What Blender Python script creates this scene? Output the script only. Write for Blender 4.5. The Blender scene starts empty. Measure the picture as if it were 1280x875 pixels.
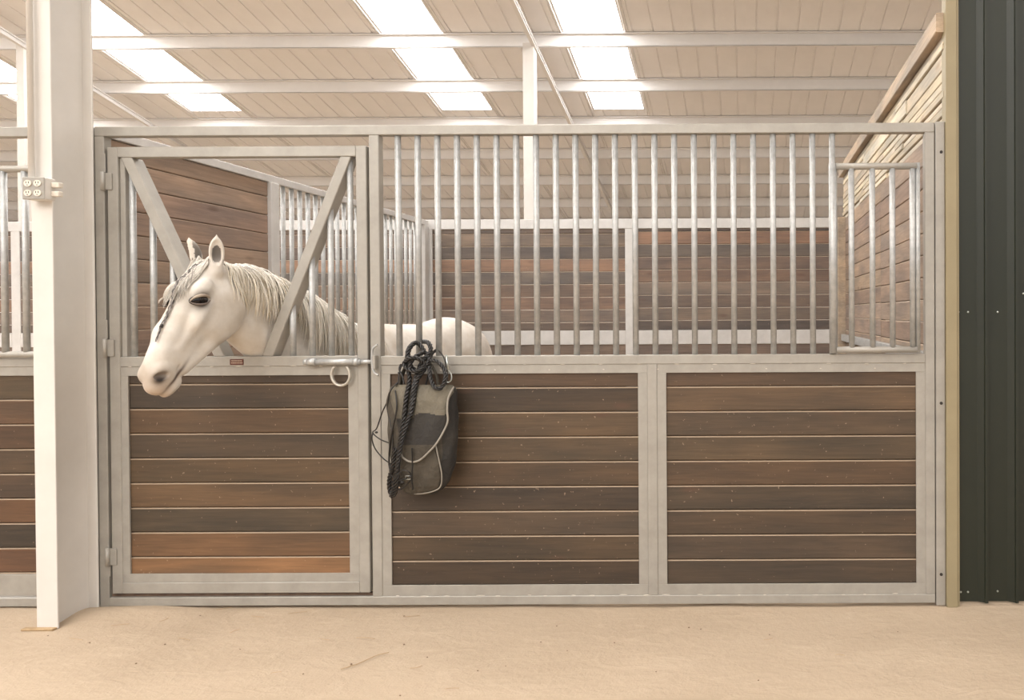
import bpy, bmesh, math, random
import numpy as np
from mathutils import Vector, Matrix
random.seed(7)
SC = bpy.context.scene
COL = SC.collection

# ------------------------------------------------------------------ camera
PITCH, ROLL, YAW = -9.17118782e-03, 4.67234236e-03, 1.01765384e-03
CAMPOS = np.array([0.0, -3.8, 1.468])
FPX, PPX, PPY = 950.0, 934.07, 400.72
def _camrot(p, r, y):
    cy, sy, cp, sp, cr, sr = math.cos(y), math.sin(y), math.cos(p), math.sin(p), math.cos(r), math.sin(r)
    Rz = np.array([[cy, -sy, 0], [sy, cy, 0], [0, 0, 1]]); Rx = np.array([[1, 0, 0], [0, cp, -sp], [0, sp, cp]])
    Ry = np.array([[cr, 0, sr], [0, 1, 0], [-sr, 0, cr]])
    return Rz @ Rx @ Ry
CAMR = _camrot(PITCH, ROLL, YAW)
cam = bpy.data.cameras.new('camera'); cam_o = bpy.data.objects.new('camera', cam); COL.objects.link(cam_o)
cam.sensor_fit = 'HORIZONTAL'; cam.sensor_width = 36.0; cam.lens = 36.0 * FPX / 1280
cam.shift_x = -(PPX - 640) / 1280; cam.shift_y = -(437.5 - PPY) / 1280
m = Matrix.Identity(4)
for i in range(3):
    m[i][0] = CAMR[i, 0]; m[i][1] = CAMR[i, 2]; m[i][2] = -CAMR[i, 1]; m[i][3] = CAMPOS[i]
cam_o.matrix_world = m
SC.camera = cam_o
def ray(px, py):
    return CAMR @ np.array([(px - PPX) / FPX, 1.0, -(py - PPY) / FPX])
def W(px, py, Y=0.0):           # point on the upright plane at depth Y
    d = ray(px, py); return CAMPOS + d * ((Y - CAMPOS[1]) / d[1])
def FX(px, py=450, Y=0.0): return float(W(px, py, Y)[0])
def FZ(py, px=640, Y=0.0): return float(W(px, py, Y)[2])

# ------------------------------------------------------------------ world, light, exposure
w = bpy.data.worlds.new('world'); SC.world = w; w.use_nodes = True
w.node_tree.nodes['Background'].inputs[0].default_value = (0.98, 0.98, 1.0, 1)
w.node_tree.nodes['Background'].inputs[1].default_value = 1.7
SKY_POWER = 30.0
def area(name, loc, rot, sx, sy, power, col):
    l = bpy.data.lights.new(name, 'AREA'); l.shape = 'RECTANGLE'; l.size = sx; l.size_y = sy; l.energy = power; l.color = col
    o = bpy.data.objects.new(name, l); COL.objects.link(o); o.location = loc; o.rotation_euler = rot
    return o
area('fill_lamp', (-4.5, -9.0, 6.5), (math.radians(52), 0, math.radians(-18)), 9, 3, 600, (1.0, 0.975, 0.94))  # unseen fill light added above and behind the camera
SC.view_settings.view_transform = 'Standard'; SC.view_settings.look = 'None'
SC.view_settings.gamma = 1.0; SC.view_settings.use_curve_mapping = False
SC.view_settings.exposure = -1.42

# ------------------------------------------------------------------ materials
def srgb(r, g, b):
    f = lambda c: (c / 255 / 12.92) if c / 255 <= 0.04045 else ((c / 255 + 0.055) / 1.055) ** 2.4
    return (f(r), f(g), f(b), 1)
class N:
    def __init__(s, name, rough=0.6, metal=0.0):
        s.m = bpy.data.materials.new(name); s.m.use_nodes = True; s.nt = s.m.node_tree; s.b = s.nt.nodes['Principled BSDF']
        s.b.inputs['Roughness'].default_value = rough; s.b.inputs['Metallic'].default_value = metal
    def n(s, t, **kw):
        x = s.nt.nodes.new(t)
        for k, v in kw.items(): setattr(x, k, v)
        return x
    def l(s, a, b): s.nt.links.new(a, b)
    def coords(s, scale=(1, 1, 1), kind='Object', rnd=False):
        tc = s.n('ShaderNodeTexCoord'); mp = s.n('ShaderNodeMapping'); mp.inputs['Scale'].default_value = scale
        s.l(tc.outputs[kind], mp.inputs[0])
        if rnd:
            oi = s.n('ShaderNodeObjectInfo'); mu = s.n('ShaderNodeMath', operation='MULTIPLY'); mu.inputs[1].default_value = 37.0
            s.l(oi.outputs['Random'], mu.inputs[0]); s.l(mu.outputs[0], mp.inputs['Location'])
        return mp.outputs[0]
    def noise(s, vec, scale, detail=4, rough=0.6, dist=0.0):
        x = s.n('ShaderNodeTexNoise'); x.inputs['Scale'].default_value = scale; x.inputs['Detail'].default_value = detail
        x.inputs['Roughness'].default_value = rough; x.inputs['Distortion'].default_value = dist
        s.l(vec, x.inputs['Vector']); return x.outputs['Fac']
    def ramp(s, fac, stops):
        r = s.n('ShaderNodeValToRGB'); e = r.color_ramp.elements
        e[0].position, e[0].color = stops[0]; e[1].position, e[1].color = stops[-1]
        for p, c in stops[1:-1]:
            k = e.new(p); k.color = c
        s.l(fac, r.inputs[0]); return r.outputs[0]
    def mix(s, fac, a, b, mode='MIX'):
        x = s.n('ShaderNodeMix', data_type='RGBA', blend_type=mode)
        for i, v in ((0, fac), (6, a), (7, b)):
            if isinstance(v, (float, int)): x.inputs[i].default_value = v
            elif isinstance(v, tuple): x.inputs[i].default_value = v
            else: s.l(v, x.inputs[i])
        return x.outputs[2]
    def color(s, c):
        if isinstance(c, tuple): s.b.inputs['Base Color'].default_value = c
        else: s.l(c, s.b.inputs['Base Color'])
    def bump(s, h, strength=0.3, dist=0.01):
        b = s.n('ShaderNodeBump'); b.inputs['Strength'].default_value = strength; b.inputs['Distance'].default_value = dist
        s.l(h, b.inputs['Height']); s.l(b.outputs[0], s.b.inputs['Normal'])
G = lambda v: (v, v, v, 1)

def mat_paint(name, c1, c2, rough=0.5, metal=0.0, scale=14, bump=0.05):
    k = N(name, rough, metal); v = k.coords()
    f = k.noise(v, scale, 6, 0.65)
    k.color(k.ramp(f, [(0.3, c1), (0.7, c2)])); k.bump(k.noise(v, scale * 6, 2), bump, 0.003)
    return k.m
M = {}
M['frame'] = mat_paint('galvanized_paint', srgb(156, 152, 144), srgb(172, 168, 160), 0.42, 0.2, 9)
M['bar'] = mat_paint('galvanized_tube', srgb(164, 165, 164), srgb(194, 195, 193), 0.42, 0.4, 30)
M['white_steel'] = mat_paint('white_painted_steel', srgb(214, 210, 204), srgb(224, 220, 214), 0.42, 0.0, 3)
M['roof_metal'] = mat_paint('white_roof_sheet', srgb(238, 236, 236), srgb(244, 242, 242), 0.5, 0.0, 2)
M['purlin'] = mat_paint('white_purlin', srgb(228, 226, 224), srgb(236, 234, 232), 0.5, 0.0, 2)
M['frame_skylit'] = mat_paint('skylit_galvanized_paint', srgb(200, 198, 195), srgb(216, 214, 211), 0.45, 0.1, 9)  # frame paint with the skylight's brightness mixed into the colour
M['tan_trim'] = mat_paint('tan_trim', srgb(144, 132, 104), srgb(153, 141, 112), 0.45, 0, 5)
M['dark_gap'] = mat_paint('dirty_steel', srgb(88, 68, 56), srgb(120, 100, 84), 0.8, 0, 20)
M['green'] = mat_paint('dark_green_sheet', srgb(30, 35, 26), srgb(36, 41, 31), 0.45, 0.0, 2, 0.02)
M['screw'] = mat_paint('zinc_screw', srgb(170, 175, 170), srgb(210, 212, 205), 0.3, 0.8, 40)
M['weld'] = mat_paint('weld_bead', srgb(190, 184, 172), srgb(206, 200, 190), 0.35, 0.3, 60)
M['plastic'] = mat_paint('ivory_plastic', srgb(222, 214, 200), srgb(228, 220, 208), 0.4, 0, 10)
M['slot'] = mat_paint('dark_slot', srgb(40, 36, 32), srgb(50, 44, 40), 0.6, 0, 10)
M['badge'] = mat_paint('red_brown_badge', srgb(86, 42, 30), srgb(100, 52, 38), 0.4, 0, 30)
M['badge_ink'] = mat_paint('pale_badge_ink', srgb(196, 176, 156), srgb(206, 186, 166), 0.5, 0, 30)
M['rope'] = mat_paint('black_rope', srgb(24, 22, 22), srgb(44, 42, 40), 0.3, 0, 90, 0.3)
M['hoof'] = mat_paint('hoof', srgb(60, 52, 46), srgb(86, 76, 66), 0.5, 0, 20)
M['straw'] = mat_paint('straw', srgb(158, 132, 98), srgb(184, 158, 122), 0.8, 0, 50)
M['pebble'] = mat_paint('pebble', srgb(96, 78, 62), srgb(140, 116, 94), 0.9, 0, 50)
k = N('skylight_glow', 0.5); k.color(G(0.9)); k.b.inputs['Emission Color'].default_value = (1, 0.98, 0.96, 1); k.b.inputs['Emission Strength'].default_value = SKY_POWER; M['sky'] = k.m

def mat_wood(name, axis, raw=False):
    k = N(name, 0.62)
    sc = {'x': (1.4, 9, 26), 'y': (9, 1.4, 26)}[axis]
    v = k.coords(sc, rnd=True)
    g = k.noise(v, 2.2, 8, 0.65, 0.8)
    v2 = k.coords({'x': (1.1, 3, 4), 'y': (3, 1.1, 4)}[axis], rnd=True)
    blot = k.noise(v2, 1.7, 3, 0.5)
    oi = k.n('ShaderNodeObjectInfo')
    a = k.mix(k.ramp(g, [(0.34, G(0)), (0.66, G(1))]), G(0.82), G(1.18))
    c = k.mix(1.0, oi.outputs['Color'], a, 'MULTIPLY')
    b2 = k.mix(k.ramp(blot, [(0.35, G(0)), (0.7, G(1))]), (0.74, 0.76, 0.80, 1), (1.20, 1.13, 1.06, 1))
    c = k.mix(1.0, c, b2, 'MULTIPLY')
    # knots
    vk = k.coords({'x': (2.2, 3, 7), 'y': (3, 2.2, 7)}[axis], rnd=True)
    vo = k.n('ShaderNodeTexVoronoi'); vo.inputs['Scale'].default_value = 1.0; k.l(vk, vo.inputs['Vector'])
    kn = k.ramp(vo.outputs['Distance'], [(0.05, G(1)), (0.14, G(0))])
    c = k.mix(k.mix(1.0, kn, G(0.5), 'MULTIPLY'), c, (0.10, 0.05, 0.03, 1) if not raw else (0.32, 0.2, 0.12, 1))
    # light caught by edges that face up, painted in pale; and specks
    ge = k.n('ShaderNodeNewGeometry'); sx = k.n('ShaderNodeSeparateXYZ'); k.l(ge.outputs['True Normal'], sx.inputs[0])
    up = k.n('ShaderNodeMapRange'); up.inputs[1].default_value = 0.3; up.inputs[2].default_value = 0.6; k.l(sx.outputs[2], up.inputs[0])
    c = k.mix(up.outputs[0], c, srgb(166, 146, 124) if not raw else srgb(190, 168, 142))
    sp = k.noise(k.coords((20, 20, 20), rnd=True), 3.2, 2, 0.5)
    sm = k.ramp(sp, [(0.71, G(0)), (0.76, G(0.4))])
    c = k.mix(sm, c, srgb(190, 165, 140))
    k.color(c); k.bump(g, 0.25, 0.004)
    return k.m
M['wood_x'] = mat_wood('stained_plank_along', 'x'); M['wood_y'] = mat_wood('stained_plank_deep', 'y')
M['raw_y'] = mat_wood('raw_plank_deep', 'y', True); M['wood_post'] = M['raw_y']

k = N('sandy_ground', 0.95)
v = k.coords((1, 1, 1)); v2 = k.coords((1, 2.2, 1))
n1 = k.noise(v2, 1.3, 5, 0.6, 0.6); n2 = k.noise(v, 26, 6, 0.7); n3 = k.noise(v2, 5, 5, 0.65, 1.2)
c = k.ramp(n1, [(0.3, srgb(178, 159, 136)), (0.7, srgb(188, 169, 146))])
c = k.mix(k.ramp(n3, [(0.52, G(0)), (0.72, G(0.5))]), c, srgb(198, 180, 157))
c = k.mix(k.ramp(n2, [(0.62, G(0)), (0.75, G(0.35))]), c, srgb(172, 150, 128))
k.color(c)
ad = k.n('ShaderNodeMath', operation='ADD'); k.l(n2, ad.inputs[0]); k.l(n3, ad.inputs[1]); k.bump(ad.outputs[0], 0.45, 0.02)
M['floor'] = k.m

def mat_canvas(name, c1, c2):
    k = N(name, 0.85); v = k.coords()
    k.color(k.ramp(k.noise(v, 9, 5), [(0.3, c1), (0.7, c2)]))
    wv = k.n('ShaderNodeTexWave'); wv.inputs['Scale'].default_value = 160; k.l(v, wv.inputs['Vector'])
    b1 = k.noise(v, 22, 4, 0.5, 1.5); k.bump(b1, 0.7, 0.012); return k.m
M['canvas'] = mat_canvas('grey_canvas', srgb(60, 55, 47), srgb(86, 79, 68))
M['canvas_dark'] = mat_canvas('dark_canvas', srgb(44, 42, 40), srgb(58, 55, 51))
M['canvas_lit'] = mat_canvas('lit_olive_canvas', srgb(88, 83, 72), srgb(122, 115, 100))  # olive canvas with the light on the flap's top slope painted in
M['piping'] = mat_canvas('pale_piping', srgb(142, 136, 126), srgb(158, 152, 141))

k = N('horse_coat', 0.62)
at = k.n('ShaderNodeAttribute'); at.attribute_name = 'coat'
v = k.coords((1, 1, 1)); f = k.noise(v, 18, 6, 0.7)
f2 = k.noise(v, 7, 4, 0.6); c = k.mix(1.0, at.outputs['Color'], k.ramp(f, [(0.3, G(0.90)), (0.7, G(1.0))]), 'MULTIPLY')
k.color(k.mix(1.0, c, k.ramp(f2, [(0.35, (.86, .82, .77, 1)), (0.6, G(1.0))]), 'MULTIPLY'))
k.bump(k.noise(k.coords((1, 1, 0.35)), 190, 3), 0.12, 0.002)
k.b.inputs['Sheen Weight'].default_value = 0.15
M['coat'] = k.m
k = N('hair', 0.5); at = k.n('ShaderNodeAttribute'); at.attribute_name = 'coat'; k.color(at.outputs['Color']); M['hair'] = k.m
k = N('eye', 0.06); k.color(srgb(24, 16, 13)); M['eye'] = k.m

# ------------------------------------------------------------------ helpers
def wloc(o):
    v = Vector(o.location)
    while o.parent: o = o.parent; v += Vector(o.location)
    return v
def tag(o, label=None, cat=None, group=None, kind=None, color=None):
    if label: o['label'] = label
    if cat: o['category'] = cat
    if group: o['group'] = group
    if kind: o['kind'] = kind
    if color: o.color = color
    return o
def empty(name, loc, label=None, cat=None, group=None, kind=None):
    o = bpy.data.objects.new(name, None); COL.objects.link(o); o.location = loc; o.empty_display_size = 0.1
    return tag(o, label, cat, group, kind)
def link(name, bm, mat, parent=None, smooth=False, **kw):
    """world-space bmesh -> object whose origin sits in the middle of its box"""
    if not len(bm.verts): return None
    lo = Vector((1e9,) * 3); hi = -lo
    for v in bm.verts:
        for i in range(3): lo[i] = min(lo[i], v.co[i]); hi[i] = max(hi[i], v.co[i])
    c = (lo + hi) / 2
    bmesh.ops.translate(bm, verts=bm.verts, vec=-c)
    me = bpy.data.meshes.new(name); bm.to_mesh(me); bm.free()
    if smooth: me.polygons.foreach_set('use_smooth', [True] * len(me.polygons))
    for mm in (mat if isinstance(mat, list) else [mat]): me.materials.append(M[mm] if isinstance(mm, str) else mm)
    o = bpy.data.objects.new(name, me); COL.objects.link(o)
    if parent: o.parent = parent; o.location = c - wloc(parent)
    else: o.location = c
    return tag(o, **kw)
def dup(o, dloc=(0, 0, 0), parent='same', **kw):
    c = o.copy(); COL.objects.link(c)
    if parent != 'same':
        w0 = wloc(o); c.parent = parent; c.location = w0 - (wloc(parent) if parent else Vector())
    c.location = Vector(c.location) + Vector(dloc)
    return tag(c, **kw)
def dup_tree(o, dloc, **kw):
    c = o.copy(); COL.objects.link(c); c.location = Vector(o.location) + Vector(dloc)
    for ch in o.children:
        d = ch.copy(); COL.objects.link(d); d.parent = c
        for g in ch.children:
            e = g.copy(); COL.objects.link(e); e.parent = d
    return tag(c, **kw)
def B(): return bmesh.new()
def box(bm, x0, x1, y0, y1, z0, z1, bev=0.0, mi=0):
    t = bmesh.new(); bmesh.ops.create_cube(t, size=1)
    for v in t.verts: v.co = Vector(((x0 + x1) / 2 + v.co.x * (x1 - x0), (y0 + y1) / 2 + v.co.y * (y1 - y0), (z0 + z1) / 2 + v.co.z * (z1 - z0)))
    if bev: bmesh.ops.bevel(t, geom=t.edges[:], offset=bev, segments=1, affect='EDGES', clamp_overlap=True)
    return merge(bm, t, mi)
def merge(bm, t, mi=0, mat=None):
    vm = {}
    for v in t.verts: vm[v] = bm.verts.new(mat @ v.co if mat else v.co)
    for f in t.faces:
        nf = bm.faces.new([vm[v] for v in f.verts]); nf.material_index = mi; nf.smooth = f.smooth
    t.free(); return bm
def frames(pts):
    pts = [Vector(p) for p in pts]; n = len(pts); out = []
    t0 = (pts[1] - pts[0]).normalized(); a = Vector((0, 0, 1)) if abs(t0.z) < 0.9 else Vector((1, 0, 0))
    u = t0.cross(a).normalized()
    for i in range(n):
        t = (pts[min(i + 1, n - 1)] - pts[max(i - 1, 0)])
        t = t.normalized() if t.length > 1e-9 else t0
        u = (u - t * u.dot(t)); u = u.normalized() if u.length > 1e-6 else t.orthogonal().normalized()
        out.append((pts[i], t, u, t.cross(u))); t0 = t
    return out
def tube(bm, pts, r, seg=10, caps=True, mi=0, flat=1.0):
    fr = frames(pts); rings = []
    for i, (p, t, u, w_) in enumerate(fr):
        rr = r[i] if isinstance(r, (list, tuple)) else r
        rings.append([bm.verts.new(p + (u * math.cos(2 * math.pi * k / seg) + w_ * math.sin(2 * math.pi * k / seg) * flat) * rr) for k in range(seg)])
    for a, b in zip(rings, rings[1:]):
        for k in range(seg):
            f = bm.faces.new((a[k], a[(k + 1) % seg], b[(k + 1) % seg], b[k])); f.smooth = True; f.material_index = mi
    if caps:
        f = bm.faces.new(rings[0][::-1]); f.material_index = mi; f = bm.faces.new(rings[-1]); f.material_index = mi
    return bm
def spline(pts, n=8, closed=False):
    P = [np.array(p, float) for p in pts]; out = []
    m_ = len(P) if closed else len(P) - 1
    for i in range(m_):
        if closed: a, b, c, d = P[i - 1], P[i], P[(i + 1) % len(P)], P[(i + 2) % len(P)]
        else: a, b, c, d = P[max(i - 1, 0)], P[i], P[i + 1], P[min(i + 2, len(P) - 1)]
        for k_ in range(n):
            t = k_ / n; out.append(0.5 * ((2 * b) + (c - a) * t + (2 * a - 5 * b + 4 * c - d) * t * t + (3 * b - a - 3 * c + d) * t ** 3))
    if not closed: out.append(P[-1])
    return out
def resample(pts, step):
    P = [np.array(p, float) for p in pts]; d = [0]
    for a, b in zip(P, P[1:]): d.append(d[-1] + np.linalg.norm(b - a))
    n = max(2, int(d[-1] / step)); s = np.linspace(0, d[-1], n); A = np.array(P)
    return [np.array([np.interp(x, d, A[:, i]) for i in range(3)]) for x in s]
def rope(bm, pts, R=0.011, plies=3, pitch=0.062, step=0.006):
    pts = resample(pts, step); fr = frames(pts); L = 0; prev = pts[0]; strands = [[] for _ in range(plies)]
    for p, t, u, w_ in fr:
        L += np.linalg.norm(np.array(p) - np.array(prev)); prev = p
        for s in range(plies):
            a = 2 * math.pi * (L / pitch + s / plies)
            strands[s].append(p + (u * math.cos(a) + w_ * math.sin(a)) * R * 0.56)
    for s in strands: tube(bm, s, R * 0.47, 6)
    return bm
def plank_bm(axis, length, h, th=0.035, ch=0.0045, gap=0.0018, side=-1):
    """tongue and groove board: flat face on -Y (axis x) or on side*X (axis y), chamfered long edges"""
    a = h / 2 - gap
    prof = [(0, a - ch), (ch, a), (th, a), (th, -a), (ch, -a), (0, -a + ch)]
    bm = bmesh.new(); ends = []
    for s in (-length / 2, length / 2):
        if axis == 'x': ends.append([bm.verts.new((s, p, z)) for p, z in prof])
        else: ends.append([bm.verts.new((-side * p, s, z)) for p, z in prof])
    n = len(prof)
    for i in range(n): bm.faces.new((ends[0][i], ends[0][(i + 1) % n], ends[1][(i + 1) % n], ends[1][i]))
    bm.faces.new(ends[0][::-1]); bm.faces.new(ends[1])
    bmesh.ops.recalc_face_normals(bm, faces=bm.faces)
    return bm
_pm = {}
def plank(parent, axis, a0, a1, zb, zt, pos, color, side=-1, mat=None, name='plank', th=0.035, off=0.0):
    """board from a0 to a1 along axis, from height zb to zt, its face at pos (Y for axis x, X for axis y)"""
    mat = mat or ('wood_x' if axis == 'x' else 'wood_y')
    key = (axis, round(a1 - a0, 3), round(zt - zb, 3), side, mat, th)
    if key not in _pm:
        bm = plank_bm(axis, a1 - a0, zt - zb, th, side=side); me = bpy.data.meshes.new(name); bm.to_mesh(me); bm.free(); me.materials.append(M[mat]); _pm[key] = me
    o = bpy.data.objects.new(name, _pm[key]); COL.objects.link(o); o.parent = parent
    c = (a0 + a1) / 2
    o.location = Vector((c, pos + off, (zb + zt) / 2) if axis == 'x' else (pos + off, c, (zb + zt) / 2)) - wloc(parent)
    o.color = color
    return o
def vary(c, amt=0.06):
    f = 1 + random.uniform(-amt, amt); g_ = (c[0] + c[1] + c[2]) / 3; c = [x * .86 + g_ * .14 for x in c]; c = [c[0] * .66, c[1] * .70, c[2] * .61]; return (c[0] * f, c[1] * f * random.uniform(.985, 1.015), c[2] * f * random.uniform(.97, 1.03), 1)
ZB = FZ  # alias

# ------------------------------------------------------------------ structure: ground, roof, walls
bm = B(); nx, ny = 150, 150
xs = np.concatenate([np.linspace(-30, -4.2, 8), np.linspace(-4, 2, nx), np.linspace(2.3, 30, 8)])
ys = np.concatenate([np.linspace(-24, -3.1, 8), np.linspace(-3, 0.2, ny), np.linspace(0.5, 18, 10)])
rs = np.random.RandomState(3); ph = rs.rand(12, 3) * 6.28
vs = []
for y in ys:
    row = []
    for x in xs:
        z = 0
        if -4 <= x <= 2 and -3 <= y <= 0.2:
            for a in range(12):
                fq = 2.0 + a * 1.6; z += math.sin(x * fq * math.cos(ph[a, 0]) + y * fq * math.sin(ph[a, 0]) * 1.3 + ph[a, 1]) * 0.0022 / (1 + a * 0.35)
            e = min(1, (x + 4) / .3, (2 - x) / .3, (y + 3) / .3); z *= max(e, 0)
            z -= 0.004
            # drift of bedding swept against the column and the corner of the stall
            z += 0.030 * math.exp(-(((x + 3.02) / .30) ** 2 + ((y + .06) / .10) ** 2))
            z += 0.018 * math.exp(-(((x + 3.6) / .45) ** 2 + ((y + .06) / .10) ** 2))
        row.append(bm.verts.new((x, y, z)))
    vs.append(row)
for j in range(len(ys) - 1):
    for i in range(len(xs) - 1):
        f = bm.faces.new((vs[j][i], vs[j][i + 1], vs[j + 1][i + 1], vs[j + 1][i])); f.smooth = True
link('floor', bm, 'floor', kind='structure', label='smooth sandy beige ground of the aisle')

ZC = 8.82                         # roof height above the camera; falls 1 in 4 going away
def roofz(Y): return ZC - 0.25 * (Y + 3.8)
ceil = empty('ceiling', (0, 8, roofz(8)), kind='structure', label='sloping white ribbed metal roof with bright skylight strips')
Y0, Y1, RIDGE = -9.0, 16.3, -9.0
def sheet_profile(x0, x1):
    """profile points along X: flat pan with raised ribs every 305 mm"""
    pts = []; n = max(1, int(round((x1 - x0) / 0.305))); pw = (x1 - x0) / n
    for i in range(n):
        a = x0 + i * pw
        pts += [(a, 0), (a + .14, 0), (a + .146, .016), (a + .166, .016), (a + .172, 0)]
    pts.append((x1, 0)); return pts
def roof_sheet(x0, x1, ya, yb, mat, name, mirror=False, ribs=True, **kw):
    bm = B(); P = sheet_profile(x0, x1) if ribs else [(x0, 0), (x1, 0)]
    rows = []
    for y in (ya, yb):
        zz = roofz(y) if not mirror else roofz(2 * RIDGE - y)
        rows.append(([bm.verts.new((x, y, zz + h)) for x, h in P], [bm.verts.new((x, y, zz + h + .004)) for x, h in P]))
    n = len(P)
    for i in range(n - 1):
        bm.faces.new((rows[0][0][i], rows[1][0][i], rows[1][0][i + 1], rows[0][0][i + 1]))
        bm.faces.new((rows[0][1][i], rows[0][1][i + 1], rows[1][1][i + 1], rows[1][1][i]))
    return link(name, bm, mat, ceil, **kw)
SKYX = [-17.6, -12.72, -9.86, -5.2, -2.38, 6.2, 10.6]
SKY_END = 10.35
SHEET = 0.915
sheets = np.arange(-19.2, 12.0, SHEET)
def free_spans():
    cuts = sorted(SKYX); x = -19.2; out = []
    for c_ in cuts:
        out.append((x, c_ - .4575)); x = c_ + .4575
    out.append((x, 13.0)); return out
for a, b in free_spans():
    n = max(1, int(round((b - a) / SHEET))); wd = (b - a) / n
    for i in range(n):
        x0, x1 = a + i * wd, a + (i + 1) * wd
        nr = max(1, int(round(wd / .305)))
        roof_sheet(x0, x1, Y0, Y1, 'roof_metal', 'roof_sheet')
        roof_sheet(x0, x1, Y0, -24, 'roof_metal', 'roof_sheet', mirror=True)
for c_ in SKYX:
    roof_sheet(c_ - .4575, c_ + .4575, Y0 + 1, SKY_END, 'sky', 'skylight_strip', ribs=False, label='glowing white translucent skylight strip')
    roof_sheet(c_ - .4575, c_ + .4575, Y0, Y0 + 1, 'roof_metal', 'roof_sheet')
    roof_sheet(c_ - .4575, c_ + .4575, SKY_END, Y1, 'roof_metal', 'roof_sheet')
    roof_sheet(c_ - .4575, c_ + .4575, Y0, -10, 'roof_metal', 'roof_sheet', mirror=True)
    roof_sheet(c_ - .4575, c_ + .4575, -10, -22, 'sky', 'skylight_strip', mirror=True, ribs=False, label='glowing white translucent skylight strip')
    roof_sheet(c_ - .4575, c_ + .4575, -22, -24, 'roof_metal', 'roof_sheet', mirror=True)
    for s in (-1, 1):   # closure ribs beside each skylight
        bm = B()
        for q in (0.5, .54):
            x = c_ + s * q
            yy = (Y0 + 1, Y1)
            vsx = [bm.verts.new((x + dx, y, roofz(y) + dz)) for y in yy for dx, dz in ((-.01, 0), (0, -.02), (.01, 0))]
            bm.faces.new((vsx[0], vsx[3], vsx[4], vsx[1])); bm.faces.new((vsx[1], vsx[4], vsx[5], vsx[2]))
        link('skylight_lip', bm, 'purlin', ceil)
pd = [11.89 + 1.28 * i for i in range(-9, 7)]
for d in pd:                       # Z purlins
    y = d - 3.8; zt = roofz(y)
    if y < RIDGE or y > Y1: continue
    bm = B(); box(bm, -19.2, 13, y, y + .012, zt - .20, zt - .005); box(bm, -19.2, 13, y - .0, y + .06, zt - .205, zt - .193)
    box(bm, -19.2, 13, y - .05, y, zt - .015, zt + .0)
    link('purlin', bm, 'purlin', ceil)
def rafter(X):
    bm = B()
    def seg(ya, yb, d0, d1):
        for (xa, xb, f0, f1) in ((-.03, .03, 0, .02), (-.008, .008, 0, None), (-.03, .03, 'b', .02)):
            vv = []
            for y, dep in ((ya, d0), (yb, d1)):
                t = roofz(y) - .21
                za, zb_ = (t, t - .02) if f1 and f0 == 0 else ((t, t - dep) if f1 is None else (t - dep, t - dep - .02))
                for x in (X + xa, X + xb):
                    for z in (za, zb_): vv.append(bm.verts.new((x, y, z)))
            a0, a1, a2, a3, b0, b1, b2, b3 = vv
            for f in ((a0, a2, b2, b0), (a1, b1, b3, a3), (a0, b0, b1, a1), (a2, a3, b3, b2), (a0, a1, a3, a2), (b0, b2, b3, b1)): bm.faces.new(f)
    seg(RIDGE, Y1, .07, .07)
    return link('rafter', bm, 'purlin', ceil)
for X in (-18.9, -11.1, -3.28, 4.5): rafter(X)

# far wall of the barn, hidden low behind the stalls
wb = empty('wall_back', (-3, 16.3, 0), kind='structure', label='pale metal wall at the low eave of the barn')
for i in range(22):
    x0 = -19.2 + i * 1.464
    bm = B(); box(bm, x0, x0 + 1.46, 16.3, 16.33, 0, roofz(16.3)); link('wall_sheet', bm, 'roof_metal', wb)
post_lab = 'slim white steel post rising from behind the stall to the roof rafter'
for X, d, wd, lab in ((-3.36, 11.8, .085, 'white steel post rising behind the middle of the stall to the rafter'), (-11.16, 11.75, .06, 'white steel post far left, seen just left of the near column'), (-3.36, 17.2, .03, 'thin distant white post seen through the bars near the back wall stile')):
    y = d - 3.8; t = empty('steel_post', (X, y, 0), lab, 'post')
    bm = B(); box(bm, X - wd, X + wd, y - wd, y + wd, 0.012, roofz(y) - .22, .004); link('shaft', bm, 'white_steel', t)
    bm = B(); box(bm, X - wd * 1.6, X + wd * 1.6, y - wd * 1.6, y + wd * 1.6, 0, 0.012); link('base_plate', bm, 'white_steel', t)

# ------------------------------------------------------------------ stall dimensions (front plane Y = 0)
XL = -3.262; XR = FX(1169, 600); ZT = 2.417
T = 0.048                                   # tube size
zr1 = FZ(444.5, 640); zr0 = FZ(467, 640); zrm = FZ(456, 640)
zs0 = 0.012; zs1 = FZ(745, 640); zs2 = FZ(731.5, 640)
PITCHZ = (FZ(484, 640) - FZ(701, 640)) / 7
BROWN = [srgb(104, 78, 60), srgb(88, 68, 54), srgb(112, 86, 66), srgb(104, 82, 64), srgb(98, 76, 60), srgb(84, 66, 54), srgb(104, 82, 66), srgb(90, 72, 60), srgb(98, 78, 64)]

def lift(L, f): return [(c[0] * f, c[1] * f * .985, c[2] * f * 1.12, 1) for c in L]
def panel(parent, xa, xb, za, zb, z_first, cols, y=0.012):
    """stack of horizontal boards from zb (top) to za; z_first = first seam below the top"""
    z = zb; s = z_first; i = 0
    while z > za + .01:
        lo = max(s, za); plank(parent, 'x', xa, xb, lo, z, y, vary(cols[i % len(cols)], .05)); z = lo; s -= PITCHZ; i += 1

def weld_dots(parent, pts, r=.006):
    bm = B()
    for x, y, z, l in pts:
        t = bmesh.new(); bmesh.ops.create_icosphere(t, subdivisions=1, radius=1)
        merge(bm, t, 0, Matrix.Translation((x, y, z)) @ Matrix.Diagonal((l, .003, r * .5, 1)))
    return link('weld_bead', bm, 'weld', parent, kind='stuff')

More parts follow.
